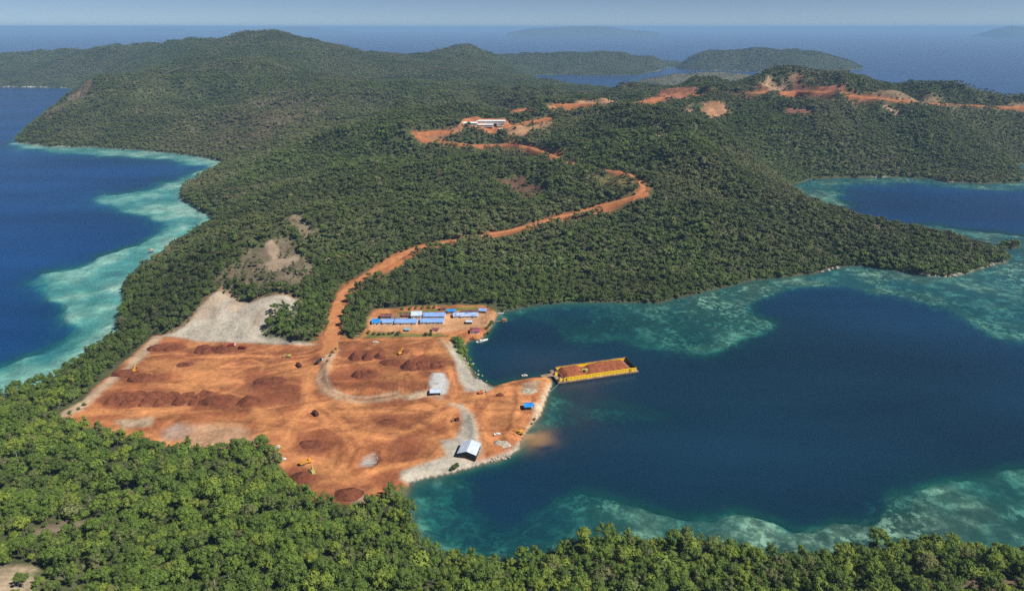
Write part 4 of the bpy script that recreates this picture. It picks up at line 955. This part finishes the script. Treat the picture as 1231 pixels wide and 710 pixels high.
# ------------------------------------------------------------------ vehicles and machines
def excavator(px, py, deg, label, body='machine', swing=25, reach=0.0, s=1.0, z=None, pos=None):
    p = pos if pos else hit(px, py); e = thing("excavator", label, "excavator", (p[0], p[1], p[2]), math.radians(deg), "excavators", s)
    for sd_ in (-1, 1):
        MB().prism([(-2.0, 0.25), (-1.6, 0), (1.6, 0), (2.0, 0.25), (2.0, 0.65), (1.6, 0.9), (-1.6, 0.9), (-2.0, 0.65)], sd_ * 1.25 - 0.35, sd_ * 1.25 + 0.35).build("track", 'black', e)
    MB().box(0, 0, 0.45, 2.2, 1.9, 0.6).build("undercarriage", 'hull', e)
    h = bpy.data.objects.new("upper_body", None)
    b = MB().box(-0.7, 0, 1.05, 3.2, 2.7, 1.15, 0.96, 0.94).box(-2.0, 0, 1.0, 0.9, 2.7, 1.3, 0.8, 0.9).box(-0.9, -0.75, 2.2, 1.8, 0.9, 0.25)
    ub = b.build("upper_body", body, e); ub.rotation_euler[2] = math.radians(swing)
    cb = MB().box(0.65, 0.85, 1.05, 1.5, 1.0, 1.95, 0.86, 0.9).build("cab", body, ub)
    MB().box(0.72, 0.85, 1.95, 1.46, 1.04, 0.72, 0.92, 0.94).build("cab_window", 'glass', ub)
    MB().bar((0.6, -0.1, 1.5), (2.7, -0.1, 3.9 + reach), 0.5, 0.75).bar((2.6, -0.1, 3.85 + reach), (4.7, -0.1, 3.5 + reach), 0.45, 0.65, 0.38).build("boom", body, ub)
    MB().bar((4.4, -0.1, 4.0 + reach), (5.3, -0.1, 1.5 + reach * 0.6), 0.36, 0.5, 0.3).build("stick", body, ub)
    MB().prism([(4.9, 1.5 + reach * .6), (5.6, 1.4 + reach * .6), (5.7, 0.75 + reach * .6), (5.1, 0.5 + reach * .6), (4.6, 0.95 + reach * .6)], -0.7, 0.5).build("bucket", 'hull', ub)
    return e
def wheels(e, xs, w, r):
    for x in xs:
        for sd_ in (-1, 1):
            t = MB().cyl((x, sd_ * w - 0.2, r), (x, sd_ * w + 0.2, r), r, 12).build("wheel", 'black', e)
            MB().cyl((x, sd_ * (w + 0.21) - 0.02, r), (x, sd_ * (w + 0.21) + 0.02, r), r * 0.5, 8).build("rim", 'grey_metal', t)
def dump_truck(px, py, deg, label, cab='machine', bed='machine', load=None, s=1.0):
    p = hit(px, py); e = thing("dump_truck", label, "dump truck", (p.x, p.y, p.z), math.radians(deg), "haul trucks", s)
    MB().box(0, 0, 0.7, 7.6, 1.0, 0.35).build("chassis", 'hull', e)
    c = MB().box(2.95, 0, 0.85, 1.7, 2.4, 1.0).box(2.85, 0, 1.85, 1.5, 2.3, 1.0, 0.82, 0.92).build("cab", cab, e)
    MB().box(3.0, 0, 1.98, 1.42, 2.1, 0.62, 0.9, 0.95).build("windscreen", 'glass', c)
    MB().add([(-3.9, -1.25, 1.25), (1.9, -1.25, 1.1), (1.9, 1.25, 1.1), (-3.9, 1.25, 1.25), (-4.2, -1.4, 2.4), (2.0, -1.4, 2.75), (2.0, 1.4, 2.75), (-4.2, 1.4, 2.4),
              (-3.9, -1.25, 2.4), (1.8, -1.25, 2.75), (1.8, 1.25, 2.75), (-3.9, 1.25, 2.4), (-3.7, -1.15, 1.4), (1.75, -1.15, 1.3), (1.75, 1.15, 1.3), (-3.7, 1.15, 1.4)],
             [(0, 3, 2, 1), (0, 1, 5, 4), (1, 2, 6, 5), (2, 3, 7, 6), (3, 0, 4, 7), (4, 5, 9, 8), (5, 6, 10, 9), (6, 7, 11, 10), (7, 4, 8, 11), (8, 9, 13, 12), (9, 10, 14, 13), (10, 11, 15, 14), (11, 8, 12, 15), (12, 13, 14, 15)]).build("dump_bed", bed, e)
    MB().box(2.0, 0, 2.72, 0.16, 2.6, 0.3).box(2.5, 0, 2.9, 1.0, 2.3, 0.12).build("bed_canopy", bed, e)
    if load:
        MB().add([(-3.7, -1.1, 2.0), (1.7, -1.1, 2.1), (1.7, 1.1, 2.1), (-3.7, 1.1, 2.0), (-2.2, 0.1, 2.75), (0.4, -0.1, 3.0)], [(0, 1, 5, 4), (1, 2, 5), (2, 3, 4, 5), (3, 0, 4)]).build("load", load, e)
    wheels(e, (2.7, -1.5, -2.75), 1.05, 0.55)
    return e
def pickup(px, py, deg, label, body='white'):
    p = hit(px, py); e = thing("pickup_truck", label, "pickup", (p.x, p.y, p.z), math.radians(deg), "light vehicles")
    MB().box(0.1, 0, 0.5, 5.2, 1.8, 0.5).box(1.75, 0, 1.0, 1.6, 1.75, 0.16, 0.95, 0.95).build("body", body, e)
    c = MB().box(0.2, 0, 1.0, 2.0, 1.72, 0.75, 0.75, 0.86).build("cab", body, e)
    MB().box(0.2, 0, 1.12, 1.98, 1.74, 0.45, 0.84, 0.93).build("window", 'glass', c)
    MB().box(-1.7, -0.85, 1.0, 1.7, 0.1, 0.35).box(-1.7, 0.85, 1.0, 1.7, 0.1, 0.35).box(-2.5, 0, 1.0, 0.1, 1.8, 0.35).build("cargo_bed", body, e)
    wheels(e, (1.75, -1.5), 0.8, 0.38)
    return e
def loader(px, py, deg, label, body='machine'):
    p = hit(px, py); e = thing("wheel_loader", label, "loader", (p.x, p.y, p.z), math.radians(deg), "loaders and dozers")
    MB().box(-1.2, 0, 0.9, 3.0, 1.9, 1.1, 0.92, 0.9).box(1.1, 0, 0.8, 1.8, 1.2, 0.7).build("body", body, e)
    c = MB().box(-0.2, 0, 1.95, 1.4, 1.5, 1.5, 0.85, 0.88).build("cab", body, e); MB().box(-0.2, 0, 2.25, 1.42, 1.52, 0.8, 0.92, 0.93).build("window", 'glass', c)
    for sd_ in (-1, 1): MB().bar((0.6, sd_ * 0.6, 1.6), (3.1, sd_ * 0.6, 0.7), 0.25, 0.35).build("lift_arm", body, e)
    MB().prism([(2.8, 0.1), (3.9, 0.1), (3.1, 0.35), (2.95, 1.2), (2.75, 0.9)], -1.4, 1.4).build("bucket", 'hull', e)
    wheels(e, (1.4, -1.6), 1.0, 0.75)
    return e
excavator(161.5, 447, 75, "yellow excavator with raised boom on top of the dark heap", swing=15, reach=1.2)
excavator(176, 452, -10, "yellow excavator with lowered boom working the dark heap edge", swing=20, reach=-0.6)
excavator(347, 429, 185, "lime-yellow excavator at the margin of the flat upper yard", 'lime', 10, -0.4)
excavator(481, 425.5, 40, "orange excavator with raised boom behind the ore cones", 'machine', 15, 0.8)
excavator(625, 521, 175, "yellow excavator on the shore bank above the orange plume", 'machine', 10, 0.0, 1.15)
excavator(377, 569, 95, "cream-yellow excavator digging the heap at the forest edge", 'lime', 20, 0.6)
excavator(549, 505, 200, "dark orange excavator by the pale washed channel", 'maroon', 15, -0.3, 0.85)
excavator(578, 472.5, 15, "red-orange excavator on the road to the causeway", 'orange', 10, -0.6, 0.9)
dump_truck(279, 416, 20, "red dump truck with white cab on the pointed heap", 'white', 'red')
dump_truck(291.5, 419, 170, "dark red dump truck below the quarry floor", 'maroon', 'red', 'ore')
dump_truck(359.5, 440, 130, "dark red dump truck in the flat upper yard junction", 'maroon', 'maroon', 'ore')
dump_truck(379.5, 498, 130, "dark red dump truck alone on the wide orange crossroads", 'maroon', 'maroon', 'ore')
dump_truck(384.5, 435, 60, "black truck with pale blue cab at the bend of the curved berm", 'cabin_blue', 'hull', None, 0.95)
dump_truck(367.5, 557, 35, "long yellow dump truck waiting by the forest-edge heap", 'machine', 'machine', 'ore_pale', 1.05)
dump_truck(334, 540, 80, "cream tipper truck parked right under the tree line", 'lime', 'white', None, 0.8)
pickup(339.5, 553, 30, "cream pickup half hidden under the trees at the yard edge", 'white')
pickup(451.5, 412, 5, "white pickup on the track below the workers camp", 'white')
pickup(630.5, 452, 10, "white van-like pickup parked on the causeway to the barge", 'white')
pickup(597.5, 522.5, 20, "small white pickup inside the curved berm by the shore", 'white')
loader(568, 407.5, 200, "orange loader beside the beached white boat", 'orange')

# ------------------------------------------------------------------ buildings
def building(px, py, w, d, h, deg, label, roof='blue_roof', wall='wall', pitch=0.28, name="barrack", cat="building", group=None, hip=False, doors=1, wins=3, over=0.5, open_=False, pos=None, base=0.0):
    p = pos if pos else hit(px, py); e = thing(name, label, cat, (p[0], p[1], p[2]), math.radians(deg), group)
    rh = d / 2 * pitch; x, y = w / 2, d / 2
    if open_:
        for i in (-1, 1):
            for j in (-1, 1): MB().box(i * (x - .3), j * (y - .3), -0.5, 0.25, 0.25, h + 0.5).build("post", 'wood', e)
        MB().box(0, 0, 0.1, w * .7, d * .6, 0.8).build("bench", 'wood', e)
    else:
        b = MB().box(0, 0, -1.0, w, d, h + 1.0)
        if not hip: b.add([(-x, -y, h), (-x, y, h), (-x, 0, h + rh), (x, -y, h), (x, y, h), (x, 0, h + rh)], [(0, 1, 2), (3, 5, 4)])
        wl = b.build("wall", wall, e)
        for k in range(doors):
            MB().box((k - (doors - 1) / 2) * w / max(doors, 1) + 0.8, -y - 0.02, 0, 0.95, 0.08, 2.05).build("door", 'dark', e)
        for k in range(wins):
            wx = -x + w * (k + 0.5) / wins - 0.6
            wo = MB().box(wx, -y - 0.02, 1.0, 1.2, 0.06, 0.9).build("window", 'glass', e)
            MB().box(wx, -y - 0.06, 0.92, 1.4, 0.14, 0.08).build("sill", 'wall', wo)
    X, Y2 = x + over, y + over; t = 0.14; z0 = h - over * pitch + .03; zr = h + rh + .03
    if hip:
        rx = max(X - Y2, 0.05)
        top = [(-X, -Y2, z0), (X, -Y2, z0), (X, Y2, z0), (-X, Y2, z0), (-rx, 0, zr), (rx, 0, zr)]
        low = [(a, b_, c + t) for a, b_, c in top]
        MB().add(low + top[:4], [(0, 1, 5, 4), (1, 2, 5), (2, 3, 4, 5), (3, 0, 4), (6, 9, 8, 7), (0, 6, 7, 1), (1, 7, 8, 2), (2, 8, 9, 3), (3, 9, 6, 0)]).build("roof", roof, e)
    else:
        rf = MB()
        for s_ in (-1, 1):
            v = [(-X, s_ * Y2, z0), (X, s_ * Y2, z0), (X, 0, zr), (-X, 0, zr)]
            rf.add(v + [(a, b_, c + t) for a, b_, c in v], [(0, 1, 2, 3), (4, 5, 6, 7), (0, 1, 5, 4), (1, 2, 6, 5), (3, 0, 4, 7)])
        ro = rf.build("roof", roof, e)
        MB().box(0, 0, zr + t - 0.06, 2 * X, 0.5, 0.12, 1, 0.4).build("ridge_cap", roof, ro)
    return e
CG = "buildings of the workers camp"
building(452.7, 388.3, 8.5, 10, 3.0, 4, "small bright blue roofed cabin at the end of the barrack row", 'bright_blue', 'white', name="cabin", group=CG, wins=2)
building(466.5, 388, 11, 10.1, 2.8, 2, "short grey-blue roofed barrack next to the bright blue cabin", 'blue_roof', 'white', group=CG)
building(488.5, 388.2, 23.5, 10.6, 2.9, 0.5, "long blue roofed barrack in the middle of the front row", 'blue_roof', 'white', group=CG, wins=6, doors=2)
building(519.8, 387.6, 24.5, 10.6, 2.9, 0.5, "long blue roofed barrack closing the front row by the open yard", 'blue_roof', 'white', group=CG, wins=6, doors=2)
building(522.5, 380.5, 23.5, 10.6, 2.9, 0.5, "long blue roofed barrack standing behind the front row", 'blue_roof', 'white', group=CG, wins=6, doors=2)
building(501, 380, 11, 13, 3.6, 3, "pale blue roofed square hall next to the rear barrack", 'pale_blue', 'white', 0.3, "hall", group=CG, wins=3)
building(488.5, 380.3, 9, 7, 2.8, 2, "rust-red roofed shed between the pale hall and the brown shed", 'rust_roof', 'wood', name="shed", group=CG, wins=1)
building(464.5, 381.2, 12, 8, 2.7, 4, "large rust-brown roofed shed behind the short barrack", 'rust_roof', 'wood', name="shed", group=CG, wins=2)
building(476, 383, 9, 6, 1.9, -6, "low brown lean-to shed between rust roofed sheds", 'brown_roof', 'wood', 0.4, "shed", group=CG, wins=0)
building(542.6, 375.3, 9, 6, 2.6, 4, "dark blue roofed hut at the forest edge behind the yard", 'bright_blue', 'wood', name="hut", group=CG, wins=1)
building(532.5, 372, 6, 5, 2.4, 10, "little rust roofed hut against the forest", 'rust_roof', 'wood', name="hut", group=CG, wins=1)
building(560, 380.3, 27, 10.1, 2.9, 1, "long barrack with patchy blue and white roof", 'patch_blue', 'white', group=CG, wins=6, doors=2)
building(565, 375.3, 18, 4, 2.4, 1, "narrow rust roofed strip shed behind the patchy barrack", 'rust_roof', 'wood', name="shed", group=CG, wins=2)
building(580.6, 374.8, 8, 7, 2.8, -8, "mid blue roofed hut above the sandy point", 'blue_roof', 'wood', name="hut", group=CG, wins=1)
building(564, 388.3, 6, 5, 2.5, 0, "small grey lean-to in front of the patchy barrack", 'steel_roof', 'dark', 0.15, "shed", group=CG, wins=0)
building(523.5, 397.5, 7, 4.5, 2.4, 3, "tiny white hut with maroon roof by the camp track", 'maroon_roof', 'white', name="hut", group=CG, wins=1)
building(571, 399, 10, 8, 2.6, 2, "white house with maroon pyramid roof near the boat landing", 'maroon_roof', 'white', 0.62, "house", group=CG, hip=True, wins=2)
building(490, 397.3, 4.5, 4, 2.0, 0, "small cyan tarpaulin shelter on posts in front of the barracks", 'tarp', 'wood', 0.5, "shelter", "shelter", wins=0, open_=True)
building(564.2, 544, 15, 13.5, 4.0, 79, "big pale steel roofed warehouse on the grey shore pad", 'steel_roof', 'dark', 0.35, "warehouse", wins=0, doors=0)
building(523.5, 473, 8.5, 7, 3.0, 4, "lone pale roofed hut by the raised yard's lower corner", 'steel_roof', 'dark', 0.25, "hut", wins=0, doors=0)
building(635.5, 490.5, 7.5, 6.5, 3.4, 8, "bright blue roofed open shelter by the pale shore", 'bright_blue', 'wood', 0.25, "shelter", "shelter", wins=0, open_=True)
UG = "white buildings of the hilltop camp"
for (px, py, w, d, lb) in ((586, 147.5, 78, 11, "longest white roofed barrack of the hilltop camp"), (563, 150, 38, 13, "white roofed hall at the track end of the hilltop camp"),
                           (584, 152, 32, 10, "white roofed barrack before the longest hilltop one"), (601, 150.5, 15, 26, "white roofed block set crosswise in the hilltop camp")):
    building(px, py, w, d, 4.0, -1 if w > 20 else 4, lb, 'white_roof', 'white', 0.3, "barrack", group=UG, wins=6 if w > 20 else 2, over=0.8)
building(602, 156.5, 8, 6, 3, 10, "lone small white hut on red soil below hilltop camp", 'white_roof', 'white', 0.3, "hut", wins=1)
# concrete footing in the lower yard
p = hit(444, 553); e = thing("concrete_footing", "open square concrete footing sunk in the lower yard", "footing", (p.x, p.y, p.z), 0.25)
for a in range(4):
    MB().box(*((0, -5.5) if a == 0 else (0, 5.5) if a == 1 else (-6, 0) if a == 2 else (6, 0)), -0.5, 12.4 if a < 2 else 0.8, 0.8 if a < 2 else 10.1, 1.6).build("wall", 'concrete', e)
MB().box(0, 0, -0.4, 11, 10, 0.45).build("slab", 'concrete', e)
# pole on the sandy point
p = hit(584.5, 388); e = thing("utility_pole", "tall thin wooden pole on the sandy point", "pole", (p.x, p.y, p.z))
MB().cyl((0, 0, -1), (0, 0, 13), 0.22, 8, 0.14).build("post", 'wood', e); MB().box(0, 0, 12, 2.2, 0.15, 0.15).build("crossarm", 'wood', e)

# ------------------------------------------------------------------ jetty, boats, barge
ax, ay = P(597.5, 385.5, 1.2); bx_, by_ = P(604.5, 385.5, 1.2); e = thing("jetty", "short timber jetty with an orange roofed hut at its head", "jetty", (ax, ay, 0), math.atan2(by_ - ay, bx_ - ax))
Lj = math.hypot(bx_ - ax, by_ - ay)
for k in range(8): MB().box(-1 + (k + .5) * (Lj + 1) / 8, 0, 1.05, (Lj + 1) / 8 - .08, 1.5, 0.12).build("plank", 'wood', e)
for k in range(4):
    for s_ in (-1, 1): MB().cyl((k * Lj / 3, s_ * .7, -3), (k * Lj / 3, s_ * .7, 1.1), 0.12, 6).build("pile", 'wood', e)
MB().box(Lj + 1.5, 0, 1.05, 5, 4.5, 0.18).build("platform", 'wood', e)
hh = MB().box(Lj + 1.8, 0.3, 1.2, 3.2, 2.8, 2.0).build("hut", 'wood', e)
MB().add([(Lj - .4, -1.7, 3.1), (Lj + 4, -1.7, 3.1), (Lj + 4, 2.3, 3.1), (Lj - .4, 2.3, 3.1), (Lj - .4, .3, 3.9), (Lj + 4, .3, 3.9)], [(0, 1, 5, 4), (2, 3, 4, 5), (0, 4, 3), (1, 2, 5), (0, 3, 2, 1)]).build("roof", 'ore_pale', hh)
for i in (0, 3.4):
    for s_ in (-2, 2): MB().cyl((Lj + i, s_, -3), (Lj + i, s_, 1.1), 0.13, 6).build("pile", 'wood', e)
def boat(px, py, L, w, deg, label, cabin=True, outrig=False):
    x, y = P(px, py, 0.4); e = thing("boat", label, "boat", (x, y, 0), math.radians(deg), "small boats")
    sec = [(-.5, .82, .0, .9), (-.3, 1, -.05, .85), (0, 1, -.05, .85), (.25, .8, 0, 1.0), (.42, .4, .1, 1.25), (.5, .03, .35, 1.45)]; v = []; f = []
    for sx_, wf, zb, zt in sec:
        hw = w / 2 * wf; X = sx_ * L
        v += [(X, -hw, zt), (X, -hw * .75, zb), (X, 0, zb - .25), (X, hw * .75, zb), (X, hw, zt), (X, hw * .85, zt), (X, hw * .8, zt - .45), (X, -hw * .8, zt - .45), (X, -hw * .85, zt)]
    for i in range(len(sec) - 1):
        for j in range(9): f.append((i * 9 + j, i * 9 + (j + 1) % 9, (i + 1) * 9 + (j + 1) % 9, (i + 1) * 9 + j))
    f += [tuple(range(9)), tuple(range(45, 54))[::-1]]
    MB().add(v, f).build("hull", 'white', e)
    if cabin:
        c = MB().box(-L * .12, 0, .5, L * .28, w * .7, 1.5, .9, .85).build("cabin", 'white', e); MB().box(-L * .12, 0, 1.25, L * .283, w * .68, .5, .95, .93).build("window", 'glass', c)
    if outrig:
        for s_ in (-1, 1): MB().cyl((-L * .3, s_ * w * 1.6, .15), (L * .3, s_ * w * 1.6, .15), .12, 6).build("outrigger", 'white', e)
        for k in (-.2, .15): MB().bar((k * L, -w * 1.6, .3), (k * L, w * 1.6, .3), .1).build("crossbeam", 'wood', e)
    else: MB().box(-L * .36, 0, .55, L * .08, w * .7, .12).build("thwart", 'wood', e)
    return e
boat(580, 409.5, 13.5, 3.4, 33, "white motor boat moored at the landing below the maroon roofed house")
boat(601.5, 376.3, 8, 1.1, 8, "slim white outrigger boat off the sandy point", False, True)

ANG = math.atan2(22, 74)
e = thing("barge", "yellow walled flat barge moored at the causeway", "barge", (76.5, 566.0, 0), ANG)
HLb, HWb = 39.5, 12.8
v = []; f = []
for z_, l0, l1, w_ in ((-1.5, 31, 34, 12.4), (0.3, 36.5, 38, 12.7), (2.3, HLb, HLb, HWb)):
    v += [(-l0, -w_, z_), (l1, -w_, z_), (l1, w_, z_), (-l0, w_, z_)]
for k in range(2):
    for j in range(4): f.append((k * 4 + j, k * 4 + (j + 1) % 4, k * 4 + 4 + (j + 1) % 4, k * 4 + 4 + j))
f += [(3, 2, 1, 0), (8, 9, 10, 11)]
hl = MB().add(v, f).build("hull", 'hull', e)
MB().box(0, -HWb - .1, 1.75, 2 * HLb, .3, .45).box(0, HWb + .1, 1.75, 2 * HLb, .3, .45).box(HLb + .1, 0, 1.75, .3, 2 * HWb, .45).box(-HLb - .1, 0, 1.75, .3, 2 * HWb, .45).build("rubbing_strake", 'deck', hl)
MB().box(0, 0, 2.32, 2 * HLb - .3, 2 * HWb - .3, .12).build("deck", 'deck', e)
x0, x1, yw, hw = -34.0, 37.5, 11.2, 3.2
for s_ in (-1, 1):
    wl = MB().box((x0 + x1) / 2, s_ * yw, 2.44, x1 - x0, .3, hw).build("side_wall", 'yellow', e)
    for k in range(24):
        xx = x0 + (k + .5) * (x1 - x0) / 24
        MB().box(xx, s_ * (yw + .32), 2.44, .22, .16, hw - .25, 1, .4).build("stiffener", 'yellow', wl)
        if k % 3 == 0: MB().box(xx + 1.4, s_ * (yw + .17), 2.5, .6, .06, .5).build("drain_port", 'dark', wl)
    MB().box((x0 + x1) / 2, s_ * yw, 2.44 + hw, x1 - x0 + .3, .7, .18).build("wall_cap", 'deck' if s_ > 0 else 'yellow', wl)
    for xx in (-31.5, 31.0): MB().box(xx, s_ * (yw + .2), 2.5, 1.0, .12, 2.9).build("doorway", 'dark', wl)
MB().box(x1 - .1, 0, 2.44, .3, 2 * yw - .32, hw + .4).build("end_wall", 'hull', e)
MB().box(x0 - .1, 2.5, 2.44, .3, 2 * yw - 5.5, 2.4).build("bow_wall", 'deck', e)
for yy in (-8.8, 3.4): 
    w_ = MB().box(-36.6, yy, 2.44, 2.6, 3.0, 2.5, .9, .9).build("winch_house", 'yellow', e); MB().box(-36.6, yy, 4.95, 1.9, 2.2, .3).build("roof_hatch", 'deck', w_)
rmp = MB().add([(-39.5, 1.0, 2.4), (-39.5, 6.5, 2.4), (-50.5, 6.5, 1.9), (-50.5, 1.0, 1.9), (-39.5, 1.0, 2.75), (-39.5, 6.5, 2.75), (-50.5, 6.5, 2.15), (-50.5, 1.0, 2.15)], [(0, 1, 2, 3), (4, 7, 6, 5), (0, 4, 5, 1), (1, 5, 6, 2), (2, 6, 7, 3), (3, 7, 4, 0)]).build("ramp", 'deck', e)
for k in range(5): MB().cyl((-38.5 + k * 0.9, -12.0, 2.44), (-38.5 + k * .9, -12.0, 3.1), .22, 6).build("bollard", 'dark', e)
# ore cargo: one heaped bed with the bare strip the digger stands in
nx, ny = 46, 17; X_, Y_ = np.meshgrid(np.linspace(-32.5, 33, nx), np.linspace(-10.6, 10.6, ny)); 
zc = 5.2 + 1.5 * fbm(X_ + 100, Y_ + 50, 9, 3, 7) + .8 * fbm(X_, Y_, 2.6, 2, 9); gap = np.exp(-((X_ + 10 + Y_ * -.25) / 4.6) ** 2); zc = zc - 2.4 * gap - 1.6 * np.exp(-((np.abs(Y_) - 10.6) / 1.6) ** 2); zc = np.maximum(zc, 2.5)
zc = np.where((X_ < -31) | (X_ > 31.5), np.minimum(zc, 3.2), zc)
me = grid_mesh("cargo", X_, Y_, zc); me.materials.append(M['deck_soil']); cg = obj("cargo", me); cg.name = "ore_cargo"
cg.location = e.location; cg.rotation_euler = (0, 0, ANG); tag(cg, "long bed of red-brown ore heaped inside the barge walls", "ore")
c_, s_ = math.cos(ANG), math.sin(ANG)
def onb(x, y, z): return (76.5 + x * c_ - y * s_, 566 + x * s_ + y * c_, z)
excavator(0, 0, 200, "cream excavator standing between the ore heaps on the barge", 'lime', 30, 0.2, 1.1, pos=onb(-9.5, -1.5, 3.3))
ra, rb = Vector((*P(661, 472), 1.2)), Vector(onb(-38.5, -12.2, 2.7)); sag = [ra.lerp(rb, k / 8) - Vector((0, 0, 0.5 * math.sin(math.pi * k / 8))) for k in range(9)]
rp_ = MB(); [rp_.cyl(sag[k], sag[k + 1], .13, 6) for k in range(8)]
tag(rp_.build("mooring_rope", 'rope'), "thin pale mooring rope from the barge bow to the shore", "rope")

# ------------------------------------------------------------------ shrubs, boulders
def shrub(px, py, h, label, group=None, k=3, tone=0.5):
    p = hit(px, py); e = thing("shrub", label, "shrub", (p.x, p.y, p.z - .2), random.uniform(0, 6), group, h * 1.35)
    for nm, me in (("crown", CROWN[k]), ("trunk", TRUNK[k])): o = obj(nm, me, e); o["tone"] = tone
for px, py, h in ((546, 410, 5.5), (550, 412, 7.5), (555, 414, 7.5), (551, 417, 7), (556, 420, 7.5), (554, 425, 6), (559, 425, 6), (561, 430, 5), (564, 435, 4), (567, 440, 3.4)): shrub(px, py, h, "bright green shrub on the bank below the boat landing", "shrubs of the landing bank", tone=.85)
for px, py, h in ((585, 396, 4.5), (589, 392, 5), (592, 389, 4.5), (587, 401, 3.5), (583, 403, 3)): shrub(px, py, h, "green shrub on the slope under the sandy point", "shrubs of the sandy point", tone=.42)
for px, py, h in ((443, 401, 4), (450, 402, 3.4), (456, 402.5, 4), (462, 402, 3), (468, 402, 3), (472, 401, 3.4)): shrub(px, py, h, "green roadside shrub between the camp and the track", "shrubs beside the camp track", tone=.35)
for px, py, h in ((478, 403, 5), (512, 403, 4.2), (518, 403, 4)): shrub(px, py, h, "dark round bush standing alone by the camp track", "dark bushes beside the camp track", tone=.02)
for px, py, h in ((500, 371, 3.5), (508, 371, 4), (516, 370.5, 4), (522, 370, 3.5), (493, 372, 4), (484, 372, 3.5)): shrub(px, py, h, "lush green shrub between the barracks and the forest", "shrubs behind the barracks", tone=.65)
for px, py, h in ((547, 563, 4), (550, 560, 3), (543, 565, 2.6)): shrub(px, py, h, "lone green shrub on the pale shore beside the warehouse", "shrubs by the warehouse", tone=.35)
for px, py, h in ((642, 505, 2.6), (639, 510, 2)): shrub(px, py, h, "tiny green shrub on the pale sandy shore", "shrubs of the pale shore", tone=.3)
for px, py, h in ((397, 428, 2.5), (394, 434, 2.2), (400, 424, 3), (404, 420, 2.5)): shrub(px, py, h, "small light green shrub along the curved berm", "shrubs of the curved berm", tone=.75)
for px, py, h in ((102, 487, 3), (95, 492, 2.5), (84, 497, 3)): shrub(px, py, h, "small green shrub on the pale track edge", "shrubs of the pale track", tone=.4)
ROCKS = []
for i in range(4):
    r = random.Random(200 + i); bm = bmesh.new(); bmesh.ops.create_icosphere(bm, subdivisions=2, radius=1)
    for v_ in bm.verts: v_.co *= r.uniform(.75, 1.15); v_.co.z *= .7
    me = bpy.data.meshes.new("boulder"); bm.to_mesh(me); bm.free(); me.materials.append(M['rock']); ROCKS.append(me)
def boulder(x, y, z, s, label, group=None):
    o = obj("boulder", random.choice(ROCKS)); o.location = (x, y, z); o.scale = (s * random.uniform(.8, 1.3), s, s); o.rotation_euler = (0, 0, random.uniform(0, 6)); return tag(o, label, "boulder", group)
for k in range(22):
    px = random.uniform(590, 616); p = hit(px, 552.5 - (px - 590) * 0.22 + random.uniform(-2.5, 2)); boulder(p.x, p.y, p.z + .1, random.uniform(.7, 1.5), "pale boulder of the shore revetment near the warehouse", "revetment boulders")
for k in range(26):
    t = random.random(); p = hit(556 + 30 * t + random.uniform(-4, 4), 432 + 32 * t + random.uniform(-5, 2)); boulder(p.x, p.y, p.z + .1, random.uniform(.5, 1.3), "grey boulder on the stone bank above the inlet", "stone bank boulders")
for k in range(36):
    t = random.random(); a_, b_ = [((985, 327), (1010, 321)), ((1150, 331), (1195, 318)), ((1100, 329), (1150, 332)), ((1140, 219), (1220, 220))][k % 4]
    x, y = P(a_[0] + (b_[0] - a_[0]) * t, a_[1] + (b_[1] - a_[1]) * t + random.uniform(-.6, .6)); boulder(x, y, .3, random.uniform(1.2, 2.8), "brown boulder at the waterline of a wooded point", "waterline boulders")
x, y = P(182, 301); boulder(x, y, .2, 4.0, "dark rock standing alone in the pale shallows off the forest shore")

# ------------------------------------------------------------------ haze: one even body of air round everything but the sky
HX, HY0, HY1, HZ0, HZ1 = 640000.0, -4000.0, 152000.0, -64.0, 350.0
hb = MB(); hb.box(0, (HY0 + HY1) / 2, HZ0, 2 * HX, HY1 - HY0, HZ1 - HZ0)
hm = bpy.data.materials.new("haze_air"); hm.use_nodes = True; hn = hm.node_tree
hn.nodes.remove(hn.nodes["Principled BSDF"]); pv = hn.nodes.new("ShaderNodeVolumePrincipled")
pv.inputs["Color"].default_value = (*HAZE_COLOR, 1); pv.inputs["Density"].default_value = HAZE_DENSITY; pv.inputs["Anisotropy"].default_value = 0.0
hn.links.new(pv.outputs[0], hn.nodes["Material Output"].inputs["Volume"])
ho = hb.build("haze", hm); ho['kind'] = 'stuff'
